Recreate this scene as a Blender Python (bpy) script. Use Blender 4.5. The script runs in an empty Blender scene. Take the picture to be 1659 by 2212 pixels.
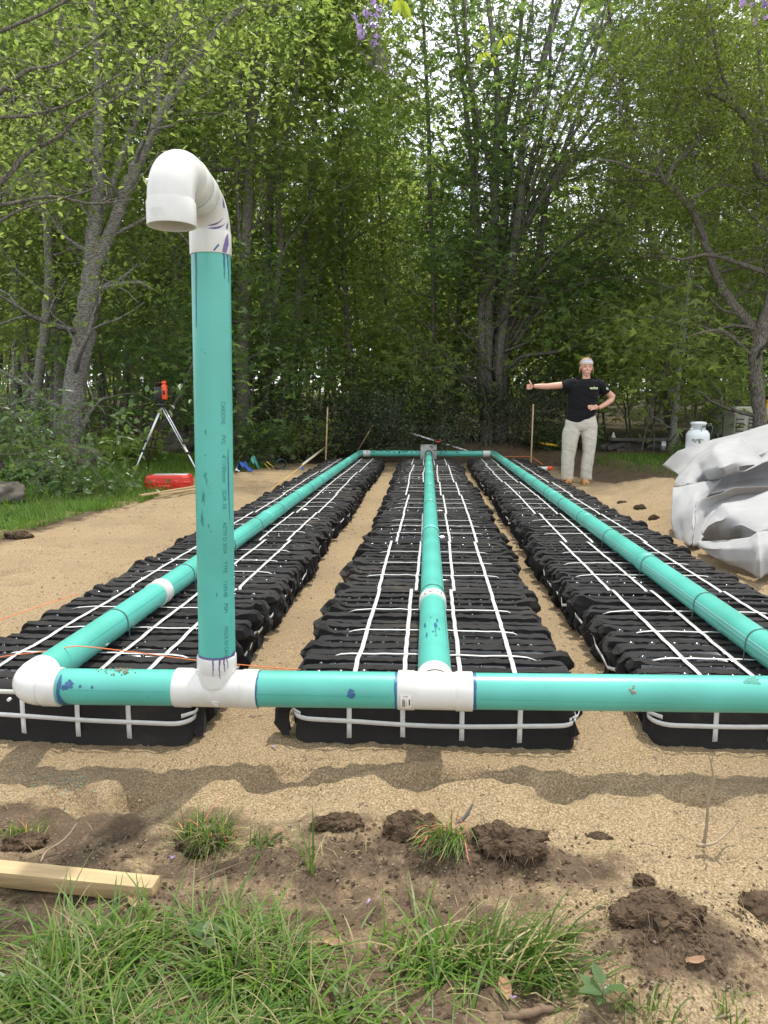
import bpy, math, random
import numpy as np
from mathutils import Vector, Matrix

R_ = math.radians
rng = np.random.default_rng(7)
random.seed(7)
SC = bpy.context.scene
COL = SC.collection

# ------------------------------------------------------------------ camera, sky, sun, exposure
FPX, CX, CY = 1600.0, 829.5, 1106.0            # photo measured on a 1659 x 2212 grid
PITCH, YAW = R_(8.11), R_(3.31)
CAM = np.array([-0.03, 0.0, 1.067])
cam_d = bpy.data.cameras.new('camera'); cam = bpy.data.objects.new('camera', cam_d); COL.objects.link(cam)
cam.location = CAM.tolist(); cam.rotation_euler = (math.pi / 2 - PITCH, 0, YAW)
cam_d.sensor_fit = 'VERTICAL'; cam_d.sensor_height = 24; cam_d.lens = 24 * FPX / 2212
cam_d.clip_start = 0.05; cam_d.clip_end = 600
SC.camera = cam

SUN_EL, SUN_AZ = R_(71), R_(24)               # azimuth measured from +Y towards +X: light comes from behind the wood
world = bpy.data.worlds.new("World"); SC.world = world; world.use_nodes = True
nt = world.node_tree; nt.nodes.clear()
wo = nt.nodes.new('ShaderNodeOutputWorld'); bg = nt.nodes.new('ShaderNodeBackground')
sky = nt.nodes.new('ShaderNodeTexSky'); sky.sky_type = 'NISHITA'; sky.sun_disc = False
sky.sun_elevation = SUN_EL; sky.sun_rotation = SUN_AZ
tc = nt.nodes.new('ShaderNodeTexCoord'); cn = nt.nodes.new('ShaderNodeTexNoise')
cn.inputs['Scale'].default_value = 3.0; cn.inputs['Detail'].default_value = 6
cr = nt.nodes.new('ShaderNodeValToRGB'); cr.color_ramp.elements[0].position = .30; cr.color_ramp.elements[1].position = .52
mx = nt.nodes.new('ShaderNodeMix'); mx.data_type = 'RGBA'
nt.links.new(tc.outputs['Generated'], cn.inputs['Vector']); nt.links.new(cn.outputs['Fac'], cr.inputs['Fac'])
nt.links.new(cr.outputs['Color'], mx.inputs['Factor']); nt.links.new(sky.outputs['Color'], mx.inputs['A'])
mx.inputs['B'].default_value = (9.0, 9.3, 9.8, 1)      # thin bright cloud
nt.links.new(mx.outputs['Result'], bg.inputs['Color']); bg.inputs['Strength'].default_value = 0.15
nt.links.new(bg.outputs['Background'], wo.inputs['Surface'])

sun_d = bpy.data.lights.new('sun', 'SUN'); sun = bpy.data.objects.new('sun', sun_d); COL.objects.link(sun)
sun_d.energy = 3.2; sun_d.angle = R_(1.2); sun_d.color = (1, .95, .86)
sdir = Vector((math.sin(SUN_AZ) * math.cos(SUN_EL), math.cos(SUN_AZ) * math.cos(SUN_EL), math.sin(SUN_EL)))
sun.rotation_euler = sdir.to_track_quat('Z', 'Y').to_euler(); sun.location = (0, 0, 40)

vs = SC.view_settings
vs.view_transform = 'Standard'; vs.look = 'None'; vs.exposure = 0.45; vs.gamma = 1; vs.use_curve_mapping = False
SC.cycles.use_denoising = True
SC.cycles.max_bounces = 10; SC.cycles.diffuse_bounces = 7; SC.cycles.transmission_bounces = 7; SC.cycles.glossy_bounces = 3

# ------------------------------------------------------------------ measuring helpers
_f = np.array([-math.sin(YAW) * math.cos(PITCH), math.cos(YAW) * math.cos(PITCH), -math.sin(PITCH)])
_r = np.array([math.cos(YAW), math.sin(YAW), 0.0]); _u = np.cross(_r, _f)
def ray(x, y): return _f + _r * (x - CX) / FPX - _u * (y - CY) / FPX
def atz(x, y, z=0.0):
    d = ray(x, y); return CAM + d * ((z - CAM[2]) / d[2])
def aty(x, y, Y):
    d = ray(x, y); return CAM + d * ((Y - CAM[1]) / d[1])
def px(Y): return Y / FPX * 1.0

# ------------------------------------------------------------------ object helpers
def tag(o, label=None, cat=None, group=None, kind=None):
    if label: o['label'] = label
    if cat: o['category'] = cat
    if group: o['group'] = group
    if kind: o['kind'] = kind
    return o
def empty(name, loc=(0, 0, 0), rz=0, **k):
    o = bpy.data.objects.new(name, None); COL.objects.link(o); o.location = tuple(float(v) for v in loc); o.rotation_euler = (0, 0, rz)
    o.empty_display_size = .1
    return tag(o, **k)
def link(name, me, parent=None, **k):
    o = bpy.data.objects.new(name, me); COL.objects.link(o)
    if parent is not None: o.parent = parent
    return tag(o, **k)
def children(o): return [c for c in o.children]
def copy_tree(o, parent=None):
    c = o.copy(); COL.objects.link(c); c.parent = parent
    for ch in list(o.children): copy_tree(ch, c)
    return c
def mesh_np(name, V, F, mat, smooth=True):
    """V (n,3), F either (m,k) array or list of such arrays"""
    me = bpy.data.meshes.new(name)
    Fs = F if isinstance(F, list) else [F]
    Fs = [np.asarray(f, dtype=np.int32) for f in Fs if len(f)]
    V = np.asarray(V, dtype=np.float32)
    me.vertices.add(len(V)); me.vertices.foreach_set('co', V.ravel())
    nl = sum(f.size for f in Fs); nf = sum(len(f) for f in Fs)
    me.loops.add(nl); me.polygons.add(nf)
    me.loops.foreach_set('vertex_index', np.concatenate([f.ravel() for f in Fs]))
    tot = np.concatenate([np.full(len(f), f.shape[1], np.int32) for f in Fs])
    st = np.concatenate([[0], np.cumsum(tot)[:-1]]).astype(np.int32)
    me.polygons.foreach_set('loop_start', st); me.polygons.foreach_set('loop_total', tot)
    me.polygons.foreach_set('use_smooth', np.full(nf, smooth))
    me.materials.append(mat); me.update(calc_edges=True); me.validate()
    return me

class MB:
    """collects shapes; build() links them as one mesh"""
    def __init__(s): s.v = []; s.f = {}; s.n = 0; s.flat = False
    def add(s, V, F):
        V = np.asarray(V, float).reshape(-1, 3); F = np.asarray(F, int)
        s.v.append(V); s.f.setdefault(F.shape[1], []).append(F + s.n); s.n += len(V)
    def box(s, c, size, M=None, bev=0.0):
        sx, sy, sz = [a / 2 for a in size]
        if bev <= 0:
            V = np.array([(x, y, z) for x in (-sx, sx) for y in (-sy, sy) for z in (-sz, sz)])
            F = [(0, 1, 3, 2), (4, 6, 7, 5), (0, 4, 5, 1), (2, 3, 7, 6), (0, 2, 6, 4), (1, 5, 7, 3)]
        else:
            b = min(bev, sx * .9, sy * .9, sz * .9)
            prof = [(-sx + b, -sy), (sx - b, -sy), (sx, -sy + b), (sx, sy - b), (sx - b, sy), (-sx + b, sy), (-sx, sy - b), (-sx, -sy + b)]
            ins = [(-sx + b, -sy + b), (sx - b, -sy + b), (sx - b, -sy + b), (sx - b, sy - b), (sx - b, sy - b), (-sx + b, sy - b), (-sx + b, sy - b), (-sx + b, -sy + b)]
            rows = [[(p[0] * .5 + q[0] * .5, p[1] * .5 + q[1] * .5, -sz) for p, q in zip(prof, ins)], [(p[0], p[1], -sz + b) for p in prof],
                    [(p[0], p[1], sz - b) for p in prof], [(p[0] * .5 + q[0] * .5, p[1] * .5 + q[1] * .5, sz) for p, q in zip(prof, ins)]]
            V = np.array(rows).reshape(-1, 3)
            F = [(r * 8 + i, r * 8 + (i + 1) % 8, r * 8 + 8 + (i + 1) % 8, r * 8 + 8 + i) for r in range(3) for i in range(8)]
            if M is not None: V = V @ np.asarray(M).T
            V = V + np.asarray(c); s.add(V, F); n0 = s.n - 32
            s.f.setdefault(8, []).append(np.array([[n0 + i for i in range(7, -1, -1)], [n0 + 24 + i for i in range(8)]]))
            return s
        if M is not None: V = V @ np.asarray(M).T
        s.add(V + np.asarray(c), F); return s
    def grid(s, P, closed=False, capo=False):
        """P (n,m,3) rows of points; closed joins the ends of each row"""
        P = np.asarray(P, float); n, m = P.shape[:2]
        i = np.arange(n - 1)[:, None]; j = np.arange(m if closed else m - 1)[None, :]; j2 = (j + 1) % m
        F = np.stack([i * m + j, i * m + j2, (i + 1) * m + j2, (i + 1) * m + j], -1).reshape(-1, 4)
        n0 = s.n; s.add(P.reshape(-1, 3), F)
        if capo: s.f.setdefault(m, []).append(np.array([[n0 + k for k in range(m - 1, -1, -1)], [n0 + (n - 1) * m + k for k in range(m)]]))
        return s
    def tube(s, pts, rad, sides=8, cap=True):
        P = np.asarray(pts, float); n = len(P); rad = np.broadcast_to(np.asarray(rad, float), (n,))
        T = np.gradient(P, axis=0); T /= np.linalg.norm(T, axis=1)[:, None] + 1e-9
        a = np.array([0, 0, 1.0]) if abs(T[0][2]) < .9 else np.array([1.0, 0, 0])
        N = np.zeros_like(P); x = np.cross(T[0], a); x /= np.linalg.norm(x); N[0] = x
        for i in range(1, n):
            x = N[i - 1] - T[i] * np.dot(N[i - 1], T[i]); N[i] = x / (np.linalg.norm(x) + 1e-9)
        B = np.cross(T, N); th = np.arange(sides) * 2 * math.pi / sides
        Q = P[:, None] + rad[:, None, None] * (N[:, None] * np.cos(th)[None, :, None] + B[:, None] * np.sin(th)[None, :, None])
        return s.grid(Q, True, cap)
    def lathe(s, prof, c=(0, 0, 0), sides=24, M=None, cap=True):
        th = np.arange(sides) * 2 * math.pi / sides
        P = np.array([[(r * math.cos(t), r * math.sin(t), z) for t in th] for r, z in prof])
        if M is not None: P = P @ np.asarray(M).T
        return s.grid(P + np.asarray(c), True, cap)
    def mesh(s, name, mat, smooth=True):
        return mesh_np(name, np.concatenate(s.v), [np.concatenate(f) for f in s.f.values()], mat, smooth)
    def build(s, name, mat, parent=None, smooth=True, **k):
        return link(name, s.mesh(name, mat, smooth), parent, **k)
def auto(o, ang=35):
    me = o.data
    try: me.set_sharp_from_angle(angle=R_(ang))
    except Exception: pass
    return o
def rotm(axis, a): return np.array(Matrix.Rotation(a, 3, axis))

# value noise
_tab = np.random.default_rng(3).random((256, 256))
def vnoise(x, y):
    xi = np.floor(x).astype(int); yi = np.floor(y).astype(int); fx = x - xi; fy = y - yi
    fx = fx * fx * (3 - 2 * fx); fy = fy * fy * (3 - 2 * fy)
    a = _tab[xi & 255, yi & 255]; b = _tab[(xi + 1) & 255, yi & 255]; c = _tab[xi & 255, (yi + 1) & 255]; d = _tab[(xi + 1) & 255, (yi + 1) & 255]
    return (a * (1 - fx) + b * fx) * (1 - fy) + (c * (1 - fx) + d * fx) * fy - .5
def fbm(x, y, o=4, g=.5):
    r = 0; a = 1
    for k in range(o): r = r + a * vnoise(x * 2 ** k + 17.3 * k, y * 2 ** k + 9.1 * k); a *= g
    return r
def sst(a, b, x):
    t = np.clip((x - a) / (b - a), 0, 1); return t * t * (3 - 2 * t)

# ------------------------------------------------------------------ materials
def mat(name, col, rough=.6, spec=.5, metal=0.0, var=0.0, vscale=8.0, bump=0.0, bscale=60.0, col2=None, sub=None, coat=0.0, sheen=0.0, stretch=None, ramp=(.35, .65)):
    m = bpy.data.materials.new(name); m.use_nodes = True; t = m.node_tree; b = t.nodes['Principled BSDF']
    b.inputs['Base Color'].default_value = (*col, 1); b.inputs['Roughness'].default_value = rough
    b.inputs['Specular IOR Level'].default_value = spec; b.inputs['Metallic'].default_value = metal
    if coat: b.inputs['Coat Weight'].default_value = coat; b.inputs['Coat Roughness'].default_value = .15
    if sheen: b.inputs['Sheen Weight'].default_value = sheen
    tcn = t.nodes.new('ShaderNodeTexCoord'); vec = tcn.outputs['Object']
    if stretch:
        mp = t.nodes.new('ShaderNodeMapping'); mp.inputs['Scale'].default_value = stretch; t.links.new(vec, mp.inputs['Vector']); vec = mp.outputs['Vector']
    if var or col2:
        n = t.nodes.new('ShaderNodeTexNoise'); n.inputs['Scale'].default_value = vscale; n.inputs['Detail'].default_value = 6
        t.links.new(vec, n.inputs['Vector'])
        r = t.nodes.new('ShaderNodeValToRGB'); r.color_ramp.elements[0].position, r.color_ramp.elements[1].position = ramp
        c2 = col2 if col2 else tuple(c * (1 - var) for c in col)
        r.color_ramp.elements[0].color = (*c2, 1); r.color_ramp.elements[1].color = (*col, 1)
        t.links.new(n.outputs['Fac'], r.inputs['Fac']); t.links.new(r.outputs['Color'], b.inputs['Base Color'])
    if bump:
        n2 = t.nodes.new('ShaderNodeTexNoise'); n2.inputs['Scale'].default_value = bscale; n2.inputs['Detail'].default_value = 5
        t.links.new(vec, n2.inputs['Vector'])
        bp = t.nodes.new('ShaderNodeBump'); bp.inputs['Strength'].default_value = bump; bp.inputs['Distance'].default_value = .01
        t.links.new(n2.outputs['Fac'], bp.inputs['Height']); t.links.new(bp.outputs['Normal'], b.inputs['Normal'])
    return m
def leafmat(name, c1, c2, tr, mixf=.42, rough=.45):
    """c1..c2 leaf reflectance from leaf to leaf, tr light passing through"""
    m = bpy.data.materials.new(name); m.use_nodes = True; t = m.node_tree; b = t.nodes['Principled BSDF']; out = t.nodes['Material Output']
    g = t.nodes.new('ShaderNodeNewGeometry'); oi = t.nodes.new('ShaderNodeObjectInfo')
    r = t.nodes.new('ShaderNodeValToRGB'); r.color_ramp.elements[0].color = (*c1, 1); r.color_ramp.elements[1].color = (*c2, 1)
    t.links.new(g.outputs['Random Per Island'], r.inputs['Fac'])
    hs = t.nodes.new('ShaderNodeHueSaturation'); hs.inputs['Saturation'].default_value = 1
    mr = t.nodes.new('ShaderNodeMapRange'); mr.inputs['To Min'].default_value = .75; mr.inputs['To Max'].default_value = 1.25
    t.links.new(oi.outputs['Random'], mr.inputs['Value']); t.links.new(mr.outputs['Result'], hs.inputs['Value'])
    t.links.new(r.outputs['Color'], hs.inputs['Color']); t.links.new(hs.outputs['Color'], b.inputs['Base Color'])
    b.inputs['Roughness'].default_value = rough; b.inputs['Specular IOR Level'].default_value = .4
    tb = t.nodes.new('ShaderNodeBsdfTranslucent')
    r2 = t.nodes.new('ShaderNodeValToRGB'); r2.color_ramp.elements[0].color = (*[v * .75 for v in tr], 1); r2.color_ramp.elements[1].color = (*tr, 1)
    t.links.new(g.outputs['Random Per Island'], r2.inputs['Fac']); t.links.new(r2.outputs['Color'], tb.inputs['Color'])
    ms = t.nodes.new('ShaderNodeMixShader'); ms.inputs[0].default_value = mixf
    t.links.new(b.outputs[0], ms.inputs[1]); t.links.new(tb.outputs[0], ms.inputs[2]); t.links.new(ms.outputs[0], out.inputs['Surface'])
    return m
def barkmat(name, c1, c2, sc=(6, 6, 30), bump=.6):
    m = mat(name, c1, .85, .2, col2=c2, vscale=3.0, bump=bump, bscale=4, stretch=sc, ramp=(.42, .58)); return m

M = {}
M['teal'] = mat('teal_pvc', (.095, .435, .36), .34, .5, col2=(.075, .34, .27), vscale=3.5, ramp=(.28, .6), bump=.03, bscale=90)
M['white_pvc'] = mat('white_pvc', (.64, .635, .59), .30, .5, col2=(.55, .535, .48), vscale=9, ramp=(.30, .55), bump=.04, bscale=60)
M['white_in'] = mat('white_pvc_inside', (.74, .74, .70), .5)
M['purple'] = mat('primer_purple', (.16, .11, .30), .4, var=.4, vscale=80)
M['darkblue'] = mat('primer_on_teal', (.03, .11, .25), .4, var=.3, vscale=90)
M['ink'] = mat('pipe_print', (.022, .16, .16), .5)
M['smudge'] = mat('pipe_smudge', (.045, .27, .21), .6, var=.35, vscale=150)
M['hole'] = mat('dark_hole', (.006, .01, .01), .9)
M['strap'] = mat('strap_white', (.66, .66, .64), .4, var=.1, vscale=40)
M['wire'] = mat('wire', (.10, .16, .16), .4, metal=.5)
M['core'] = mat('black_plastic', (.012, .012, .014), .16, .8)
M['wood'] = mat('pine_wood', (.50, .36, .19), .7, .3, var=.25, vscale=6, bump=.2, bscale=25, stretch=(1, 14, 14))
M['stakewood'] = mat('stake_wood', (.60, .42, .26), .75, .2, var=.2, vscale=10)
M['concrete'] = mat('grey_box', (.42, .41, .38), .8, var=.15, vscale=12, bump=.2)
M['red'] = mat('red_plastic', (.62, .035, .02), .42, var=.1)
M['orange'] = mat('orange_plastic', (.85, .09, .02), .4)
M['blackp'] = mat('black_rubber', (.018, .018, .018), .5)
M['alu'] = mat('aluminium', (.72, .73, .75), .28, metal=.55)
M['string'] = mat('orange_string', (.85, .22, .06), .7)
M['ystring'] = mat('yellow_string', (.75, .48, .10), .7)
M['cloth'] = mat('white_geotextile', (.34, .335, .33), .85, .2, var=.12, vscale=7, bump=.22, bscale=22, sheen=.2)
M['tankp'] = mat('tank_white', (.72, .76, .76), .35)
M['taupe'] = mat('taupe_plastic', (.42, .41, .33), .6)
M['yellow'] = mat('yellow_fibreglass', (.80, .50, .02), .45)
M['blue'] = mat('blue_plastic', (.04, .10, .40), .45)
M['bluepole'] = mat('blue_grey_pole', (.12, .2, .33), .4)
M['greyboard'] = mat('weathered_board', (.11, .10, .085), .85, var=.4, vscale=9, bump=.3)
M['rock'] = mat('rock', (.15, .13, .105), .9, .2, var=.45, vscale=7, bump=.8, bscale=18)
M['soil'] = mat('dug_soil', (.115, .080, .050), .95, .1, var=.5, vscale=30, bump=1, bscale=45)
M['root'] = mat('root', (.20, .13, .08), .9, var=.3)
M['twig'] = mat('dry_twig', (.34, .26, .17), .85, var=.35, vscale=20)
M['dead_leaf'] = mat('dead_leaf', (.34, .20, .11), .8, var=.4, vscale=60)
M['pebble'] = mat('pebble', (.30, .235, .165), .85, var=.45, vscale=60)
M['bark_birch'] = barkmat('bark_cherry', (.30, .285, .255), (.085, .075, .062), (7, 7, 42), .7)
M['bark_grey'] = barkmat('bark_grey', (.20, .185, .16), (.09, .08, .065), (22, 22, 5), .8)
M['bark_dark'] = barkmat('bark_dark', (.19, .17, .14), (.08, .07, .058), (20, 20, 6), .8)
M['bark_pale'] = barkmat('bark_pale', (.42, .41, .37), (.2, .19, .17), (7, 7, 30), .4)
M['leaf_light'] = leafmat('leaf_light', (.085, .13, .035), (.155, .20, .055), (.48, .62, .13), .50)
M['leaf_mid'] = leafmat('leaf_mid', (.05, .105, .032), (.11, .165, .05), (.30, .46, .10), .45)
M['leaf_dark'] = leafmat('leaf_dark', (.035, .075, .02), (.08, .125, .028), (.22, .36, .05), .42)
M['leaf_olive'] = leafmat('leaf_olive', (.06, .085, .015), (.105, .14, .03), (.25, .33, .05), .40)
M['leaf_shrub'] = leafmat('leaf_shrub', (.030, .052, .02), (.07, .10, .04), (.09, .13, .03), .25)
M['leaf_soft'] = leafmat('leaf_soft', (.07, .125, .045), (.13, .20, .08), (.20, .32, .07), .35, .35)
M['leaf_vine'] = leafmat('leaf_vine', (.24, .34, .03), (.36, .46, .04), (.60, .68, .05), .5)
M['petal'] = leafmat('petal', (.34, .24, .50), (.50, .38, .62), (.45, .30, .62), .35)
M['bud'] = mat('dark_bud', (.16, .10, .20), .7, var=.4)
M['vinestem'] = mat('vine_stem', (.20, .19, .12), .7, var=.3)
M['grass'] = leafmat('grass_tuft', (.045, .11, .012), (.13, .215, .025), (.22, .42, .04), .40, .5)
M['grass_pale'] = leafmat('grass_pale', (.10, .15, .04), (.20, .25, .08), (.24, .34, .06), .3, .45)
M['grass_dry'] = leafmat('grass_dry', (.28, .22, .10), (.40, .33, .17), (.3, .24, .1), .25, .7)
M['grass_paint'] = mat('marked_blade', (.62, .17, .09), .6, var=.3, vscale=40)
M['skin'] = mat('skin', (.62, .34, .24), .5, .4); M['skin'].node_tree.nodes['Principled BSDF'].inputs['Subsurface Weight'].default_value = .1
M['shirt'] = mat('black_cotton', (.008, .008, .009), .9, .2, sheen=.05)
M['jeans'] = mat('stone_denim', (.56, .53, .45), .9, .2, var=.15, vscale=14, bump=.4, bscale=30)
M['boot'] = mat('tan_boot', (.50, .27, .10), .7)
M['hair'] = mat('blond_hair', (.50, .34, .17), .6, var=.35, vscale=60)
M['band'] = mat('headband', (.52, .50, .44), .8); M['bandtie'] = mat('headband_blue', (.25, .27, .52), .8)
M['print'] = mat('shirt_print', (.55, .68, .40), .8); M['lip'] = mat('lip', (.50, .18, .15), .5)
M['teeth'] = mat('teeth', (.8, .78, .72), .4); M['eye'] = mat('eye', (.03, .02, .015), .3)

def fabric():
    m = bpy.data.materials.new('filter_fabric'); m.use_nodes = True; t = m.node_tree; b = t.nodes['Principled BSDF']
    b.inputs['Roughness'].default_value = .92; b.inputs['Specular IOR Level'].default_value = .25; b.inputs['Sheen Weight'].default_value = .03
    g = t.nodes.new('ShaderNodeNewGeometry'); n = t.nodes.new('ShaderNodeTexNoise'); n.inputs['Scale'].default_value = 1.7; n.inputs['Detail'].default_value = 7; n.inputs['Roughness'].default_value = .65
    t.links.new(g.outputs['Position'], n.inputs['Vector'])
    r = t.nodes.new('ShaderNodeValToRGB'); e = r.color_ramp.elements
    e[0].position = .30; e[0].color = (.010, .0095, .009, 1); e[1].position = .60; e[1].color = (.024, .022, .0205, 1)
    x = e.new(.72); x.color = (.07, .056, .04, 1)
    t.links.new(n.outputs['Fac'], r.inputs['Fac']); t.links.new(r.outputs['Color'], b.inputs['Base Color'])
    n2 = t.nodes.new('ShaderNodeTexNoise'); n2.inputs['Scale'].default_value = 45; n2.inputs['Detail'].default_value = 4; t.links.new(g.outputs['Position'], n2.inputs['Vector'])
    bp = t.nodes.new('ShaderNodeBump'); bp.inputs['Strength'].default_value = .55; bp.inputs['Distance'].default_value = .006
    t.links.new(n2.outputs['Fac'], bp.inputs['Height']); t.links.new(bp.outputs['Normal'], b.inputs['Normal'])
    return m
M['fabric'] = fabric()

def groundmat():
    m = bpy.data.materials.new('ground_soil_sand'); m.use_nodes = True; t = m.node_tree; b = t.nodes['Principled BSDF']; L = t.links
    b.inputs['Roughness'].default_value = .95; b.inputs['Specular IOR Level'].default_value = .15
    g = t.nodes.new('ShaderNodeNewGeometry'); a = t.nodes.new('ShaderNodeAttribute'); a.attribute_name = 'zone'
    sp = t.nodes.new('ShaderNodeSeparateColor'); L.new(a.outputs['Color'], sp.inputs['Color'])
    def noise(sc, det=6, ro=.6):
        n = t.nodes.new('ShaderNodeTexNoise'); n.inputs['Scale'].default_value = sc; n.inputs['Detail'].default_value = det; n.inputs['Roughness'].default_value = ro
        L.new(g.outputs['Position'], n.inputs['Vector']); return n.outputs['Fac']
    def ramp(src, *els):
        r = t.nodes.new('ShaderNodeValToRGB'); e = r.color_ramp.elements
        e[0].position, e[0].color = els[0][0], (*els[0][1], 1); e[1].position, e[1].color = els[-1][0], (*els[-1][1], 1)
        for p, c in els[1:-1]: k = e.new(p); k.color = (*c, 1)
        L.new(src, r.inputs['Fac']); return r.outputs['Color']
    def mix(f, A, B, typ='MIX'):
        x = t.nodes.new('ShaderNodeMix'); x.data_type = 'RGBA'; x.blend_type = typ
        if isinstance(f, float): x.inputs['Factor'].default_value = f
        else: L.new(f, x.inputs['Factor'])
        L.new(A, x.inputs['A']); L.new(B, x.inputs['B']); return x.outputs['Result']
    grain = noise(170, 3, .7); sandA = ramp(noise(2.2), (.3, (.225, .157, .086)), (.7, (.325, .238, .138)))
    sand = mix(.55, sandA, ramp(grain, (.36, (.09, .062, .032)), (.5, (.32, .232, .130)), (.64, (.62, .50, .33))))
    sand = mix(ramp(noise(1.1, 5, .6), (.46, (0, 0, 0)), (.62, (1, 1, 1))), sand, mix(.45, sand, ramp(noise(7), (.3, (.17, .125, .075)), (.7, (.22, .165, .10)))))
    soil = mix(.5, ramp(noise(9), (.3, (.085, .058, .036)), (.7, (.19, .135, .085))), ramp(noise(120, 4, .7), (.35, (.03, .02, .012)), (.6, (.12, .085, .055)), (.72, (.30, .23, .15))))
    litter = mix(.5, ramp(noise(3), (.3, (.05, .04, .025)), (.7, (.10, .075, .045))), ramp(noise(38, 6, .75), (.35, (.02, .018, .012)), (.55, (.09, .07, .04)), (.7, (.2, .155, .09))))
    turf = ramp(noise(25), (.3, (.03, .045, .012)), (.7, (.075, .085, .03)))
    def edge(src, k):
        mm = t.nodes.new('ShaderNodeMath'); mm.operation = 'ADD'; L.new(src, mm.inputs[0])
        q = t.nodes.new('ShaderNodeMath'); q.operation = 'MULTIPLY_ADD'; L.new(noise(k, 5, .65), q.inputs[0]); q.inputs[1].default_value = 1.1; q.inputs[2].default_value = -.55
        L.new(q.outputs[0], mm.inputs[1]); r = t.nodes.new('ShaderNodeMapRange'); r.inputs['From Min'].default_value = .35; r.inputs['From Max'].default_value = .65
        L.new(mm.outputs[0], r.inputs['Value']); return r.outputs['Result']
    c = mix(edge(sp.outputs['Red'], 11), sand, soil); c = mix(edge(sp.outputs['Green'], 6), c, turf); c = mix(edge(sp.outputs['Blue'], 2), c, litter)
    L.new(c, b.inputs['Base Color'])
    bp = t.nodes.new('ShaderNodeBump'); bp.inputs['Strength'].default_value = .9; bp.inputs['Distance'].default_value = .012
    ad = t.nodes.new('ShaderNodeMath'); ad.operation = 'MULTIPLY_ADD'; L.new(grain, ad.inputs[0]); ad.inputs[1].default_value = .5; L.new(noise(28, 6, .7), ad.inputs[2])
    L.new(ad.outputs[0], bp.inputs['Height']); L.new(bp.outputs['Normal'], b.inputs['Normal'])
    return m
M['ground'] = groundmat()

# ------------------------------------------------------------------ ground
def blob(x, y, cx, cy, rx, ry): return np.exp(-(((x - cx) / rx) ** 2 + ((y - cy) / ry) ** 2))
def lawn_edge(y): return -3.45 - .12 * np.sin(y * 1.3) + .5 * sst(10.5, 13.5, y)
def ground_h(x, y):
    h = .030 * fbm(x * 1.1, y * 1.1, 3) + .024 * fbm(x * 5, y * 5, 4)
    h = h + .016 * fbm(x * 19 + 4, y * 19, 3)
    inbed = sst(2.05, 2.2, y) * (1 - sst(13.6, 14, y)) * sst(-1.85, -1.6, x) * (1 - sst(1.6, 1.85, x))
    h = h * (1 - .75 * inbed) - .006
    # left bank and lawn
    h = h + .16 * sst(.1, 1.6, lawn_edge(y) - x) + .20 * sst(1.2, 5.0, lawn_edge(y) - x)
    # lawn on the right stands above the dug floor
    e = 2.9 + .35 * np.sin(y * .9) - 1.5 * sst(13.2, 15.0, y)
    bank = sst(-.1, .55, x - e) * sst(9.3, 10.4, y + .25 * fbm(x * 3, y * 3, 2))
    h = h + .21 * bank + .34 * sst(14.3, 15.0, y) * (1 - bank) * sst(-2.0, 0, x) * sst(4.2, 3.2, x)
    # heap of sand on the right
    h = h + .40 * blob(x, y, 3.1, 7.8, .62, 1.2) + .32 * blob(x, y, 3.7, 6.2, 1.0, 1.2) + .14 * blob(x, y, 2.65, 9.2, .5, .7)
    h = h + .07 * blob(x, y, 2.9, 8.0, .3, .3) * fbm(x * 7, y * 7, 3) * 3
    # slope of the wood floor
    h = h + .035 * np.clip(y - 16, 0, 60) + .02 * np.clip(np.abs(x) - 8, 0, 50)
    # foot of the camera: mounded soil
    h = h + .035 * sst(1.75, 1.2, y) * (1 - sst(.3, 1.2, x)) + .03 * blob(x, y, .1, 1.62, .35, .12) + .035 * blob(x, y, .45, 1.35, .22, .1)
    h = h + .012 * blob(x, y, -.1, 1.80, 3, .10)
    for cx, cy, r in ((-1.95, 3.6, .11), (-2.25, 3.3, .10), (-1.7, 3.9, .09), (-2.6, 4.3, .10), (1.05, 1.9, .09), (.75, 1.98, .07), (-.35, 2.0, .07), (-2.9, 5.2, .12), (-2.4, 6.4, .12), (-2.7, 7.9, .12)):
        h = h - .045 * blob(x, y, cx, cy, r, r * .55) + .016 * blob(x, y, cx, cy - r * .9, r, r * .4)
    return h
_fp = np.random.default_rng(91); FOOT = [(-1.75 - 1.6 * _fp.random() ** .8, 2.6 + 10 * _fp.random(), _fp.random() * 3.14) for _ in range(46)] + [(-1.0 + 2.4 * _fp.random(), 1.85 + .2 * _fp.random(), _fp.random() * 3.14) for _ in range(9)]
def foot_dents(x, y):
    h = 0 * x
    for cx, cy, a in FOOT:
        u = (x - cx) * math.cos(a) + (y - cy) * math.sin(a); v = -(x - cx) * math.sin(a) + (y - cy) * math.cos(a)
        h = h - .042 * np.exp(-((u / .115) ** 4 + (v / .046) ** 4)) + .016 * np.exp(-(((u + .12) / .05) ** 2 + (v / .07) ** 2)) + .007 * np.exp(-((u / .12) ** 2 + ((v - .075) / .025) ** 2))
    return h
def dist_axis(lo, f0, f1, hi, d, gr):
    a = [f0]; s = d
    while a[-1] < f1: a.append(a[-1] + d)
    s = d
    while a[-1] < hi: s *= gr; a.append(a[-1] + s)
    s = d
    while a[0] > lo: s *= gr; a.insert(0, a[0] - s)
    return np.array(a)
gx = dist_axis(-120, -2.3, 1.9, 120, .016, 1.035); gy = dist_axis(-6, 1.0, 2.5, 180, .012, 1.013)
GX, GY = np.meshgrid(gx, gy); GZ = ground_h(GX, GY) + foot_dents(GX, GY)
fine = sst(3.4, 2.0, GY) * sst(1.9, 1.3, np.abs(GX)); GZ = GZ + fine * .010 * fbm(GX * 48, GY * 48, 3)
gm = MB(); gm.grid(np.stack([GX, GY, GZ], -1))
ground = gm.build('ground', M['ground'], kind='structure', label='sandy building ground with dug soil and wood floor beyond', cat='ground')
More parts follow.
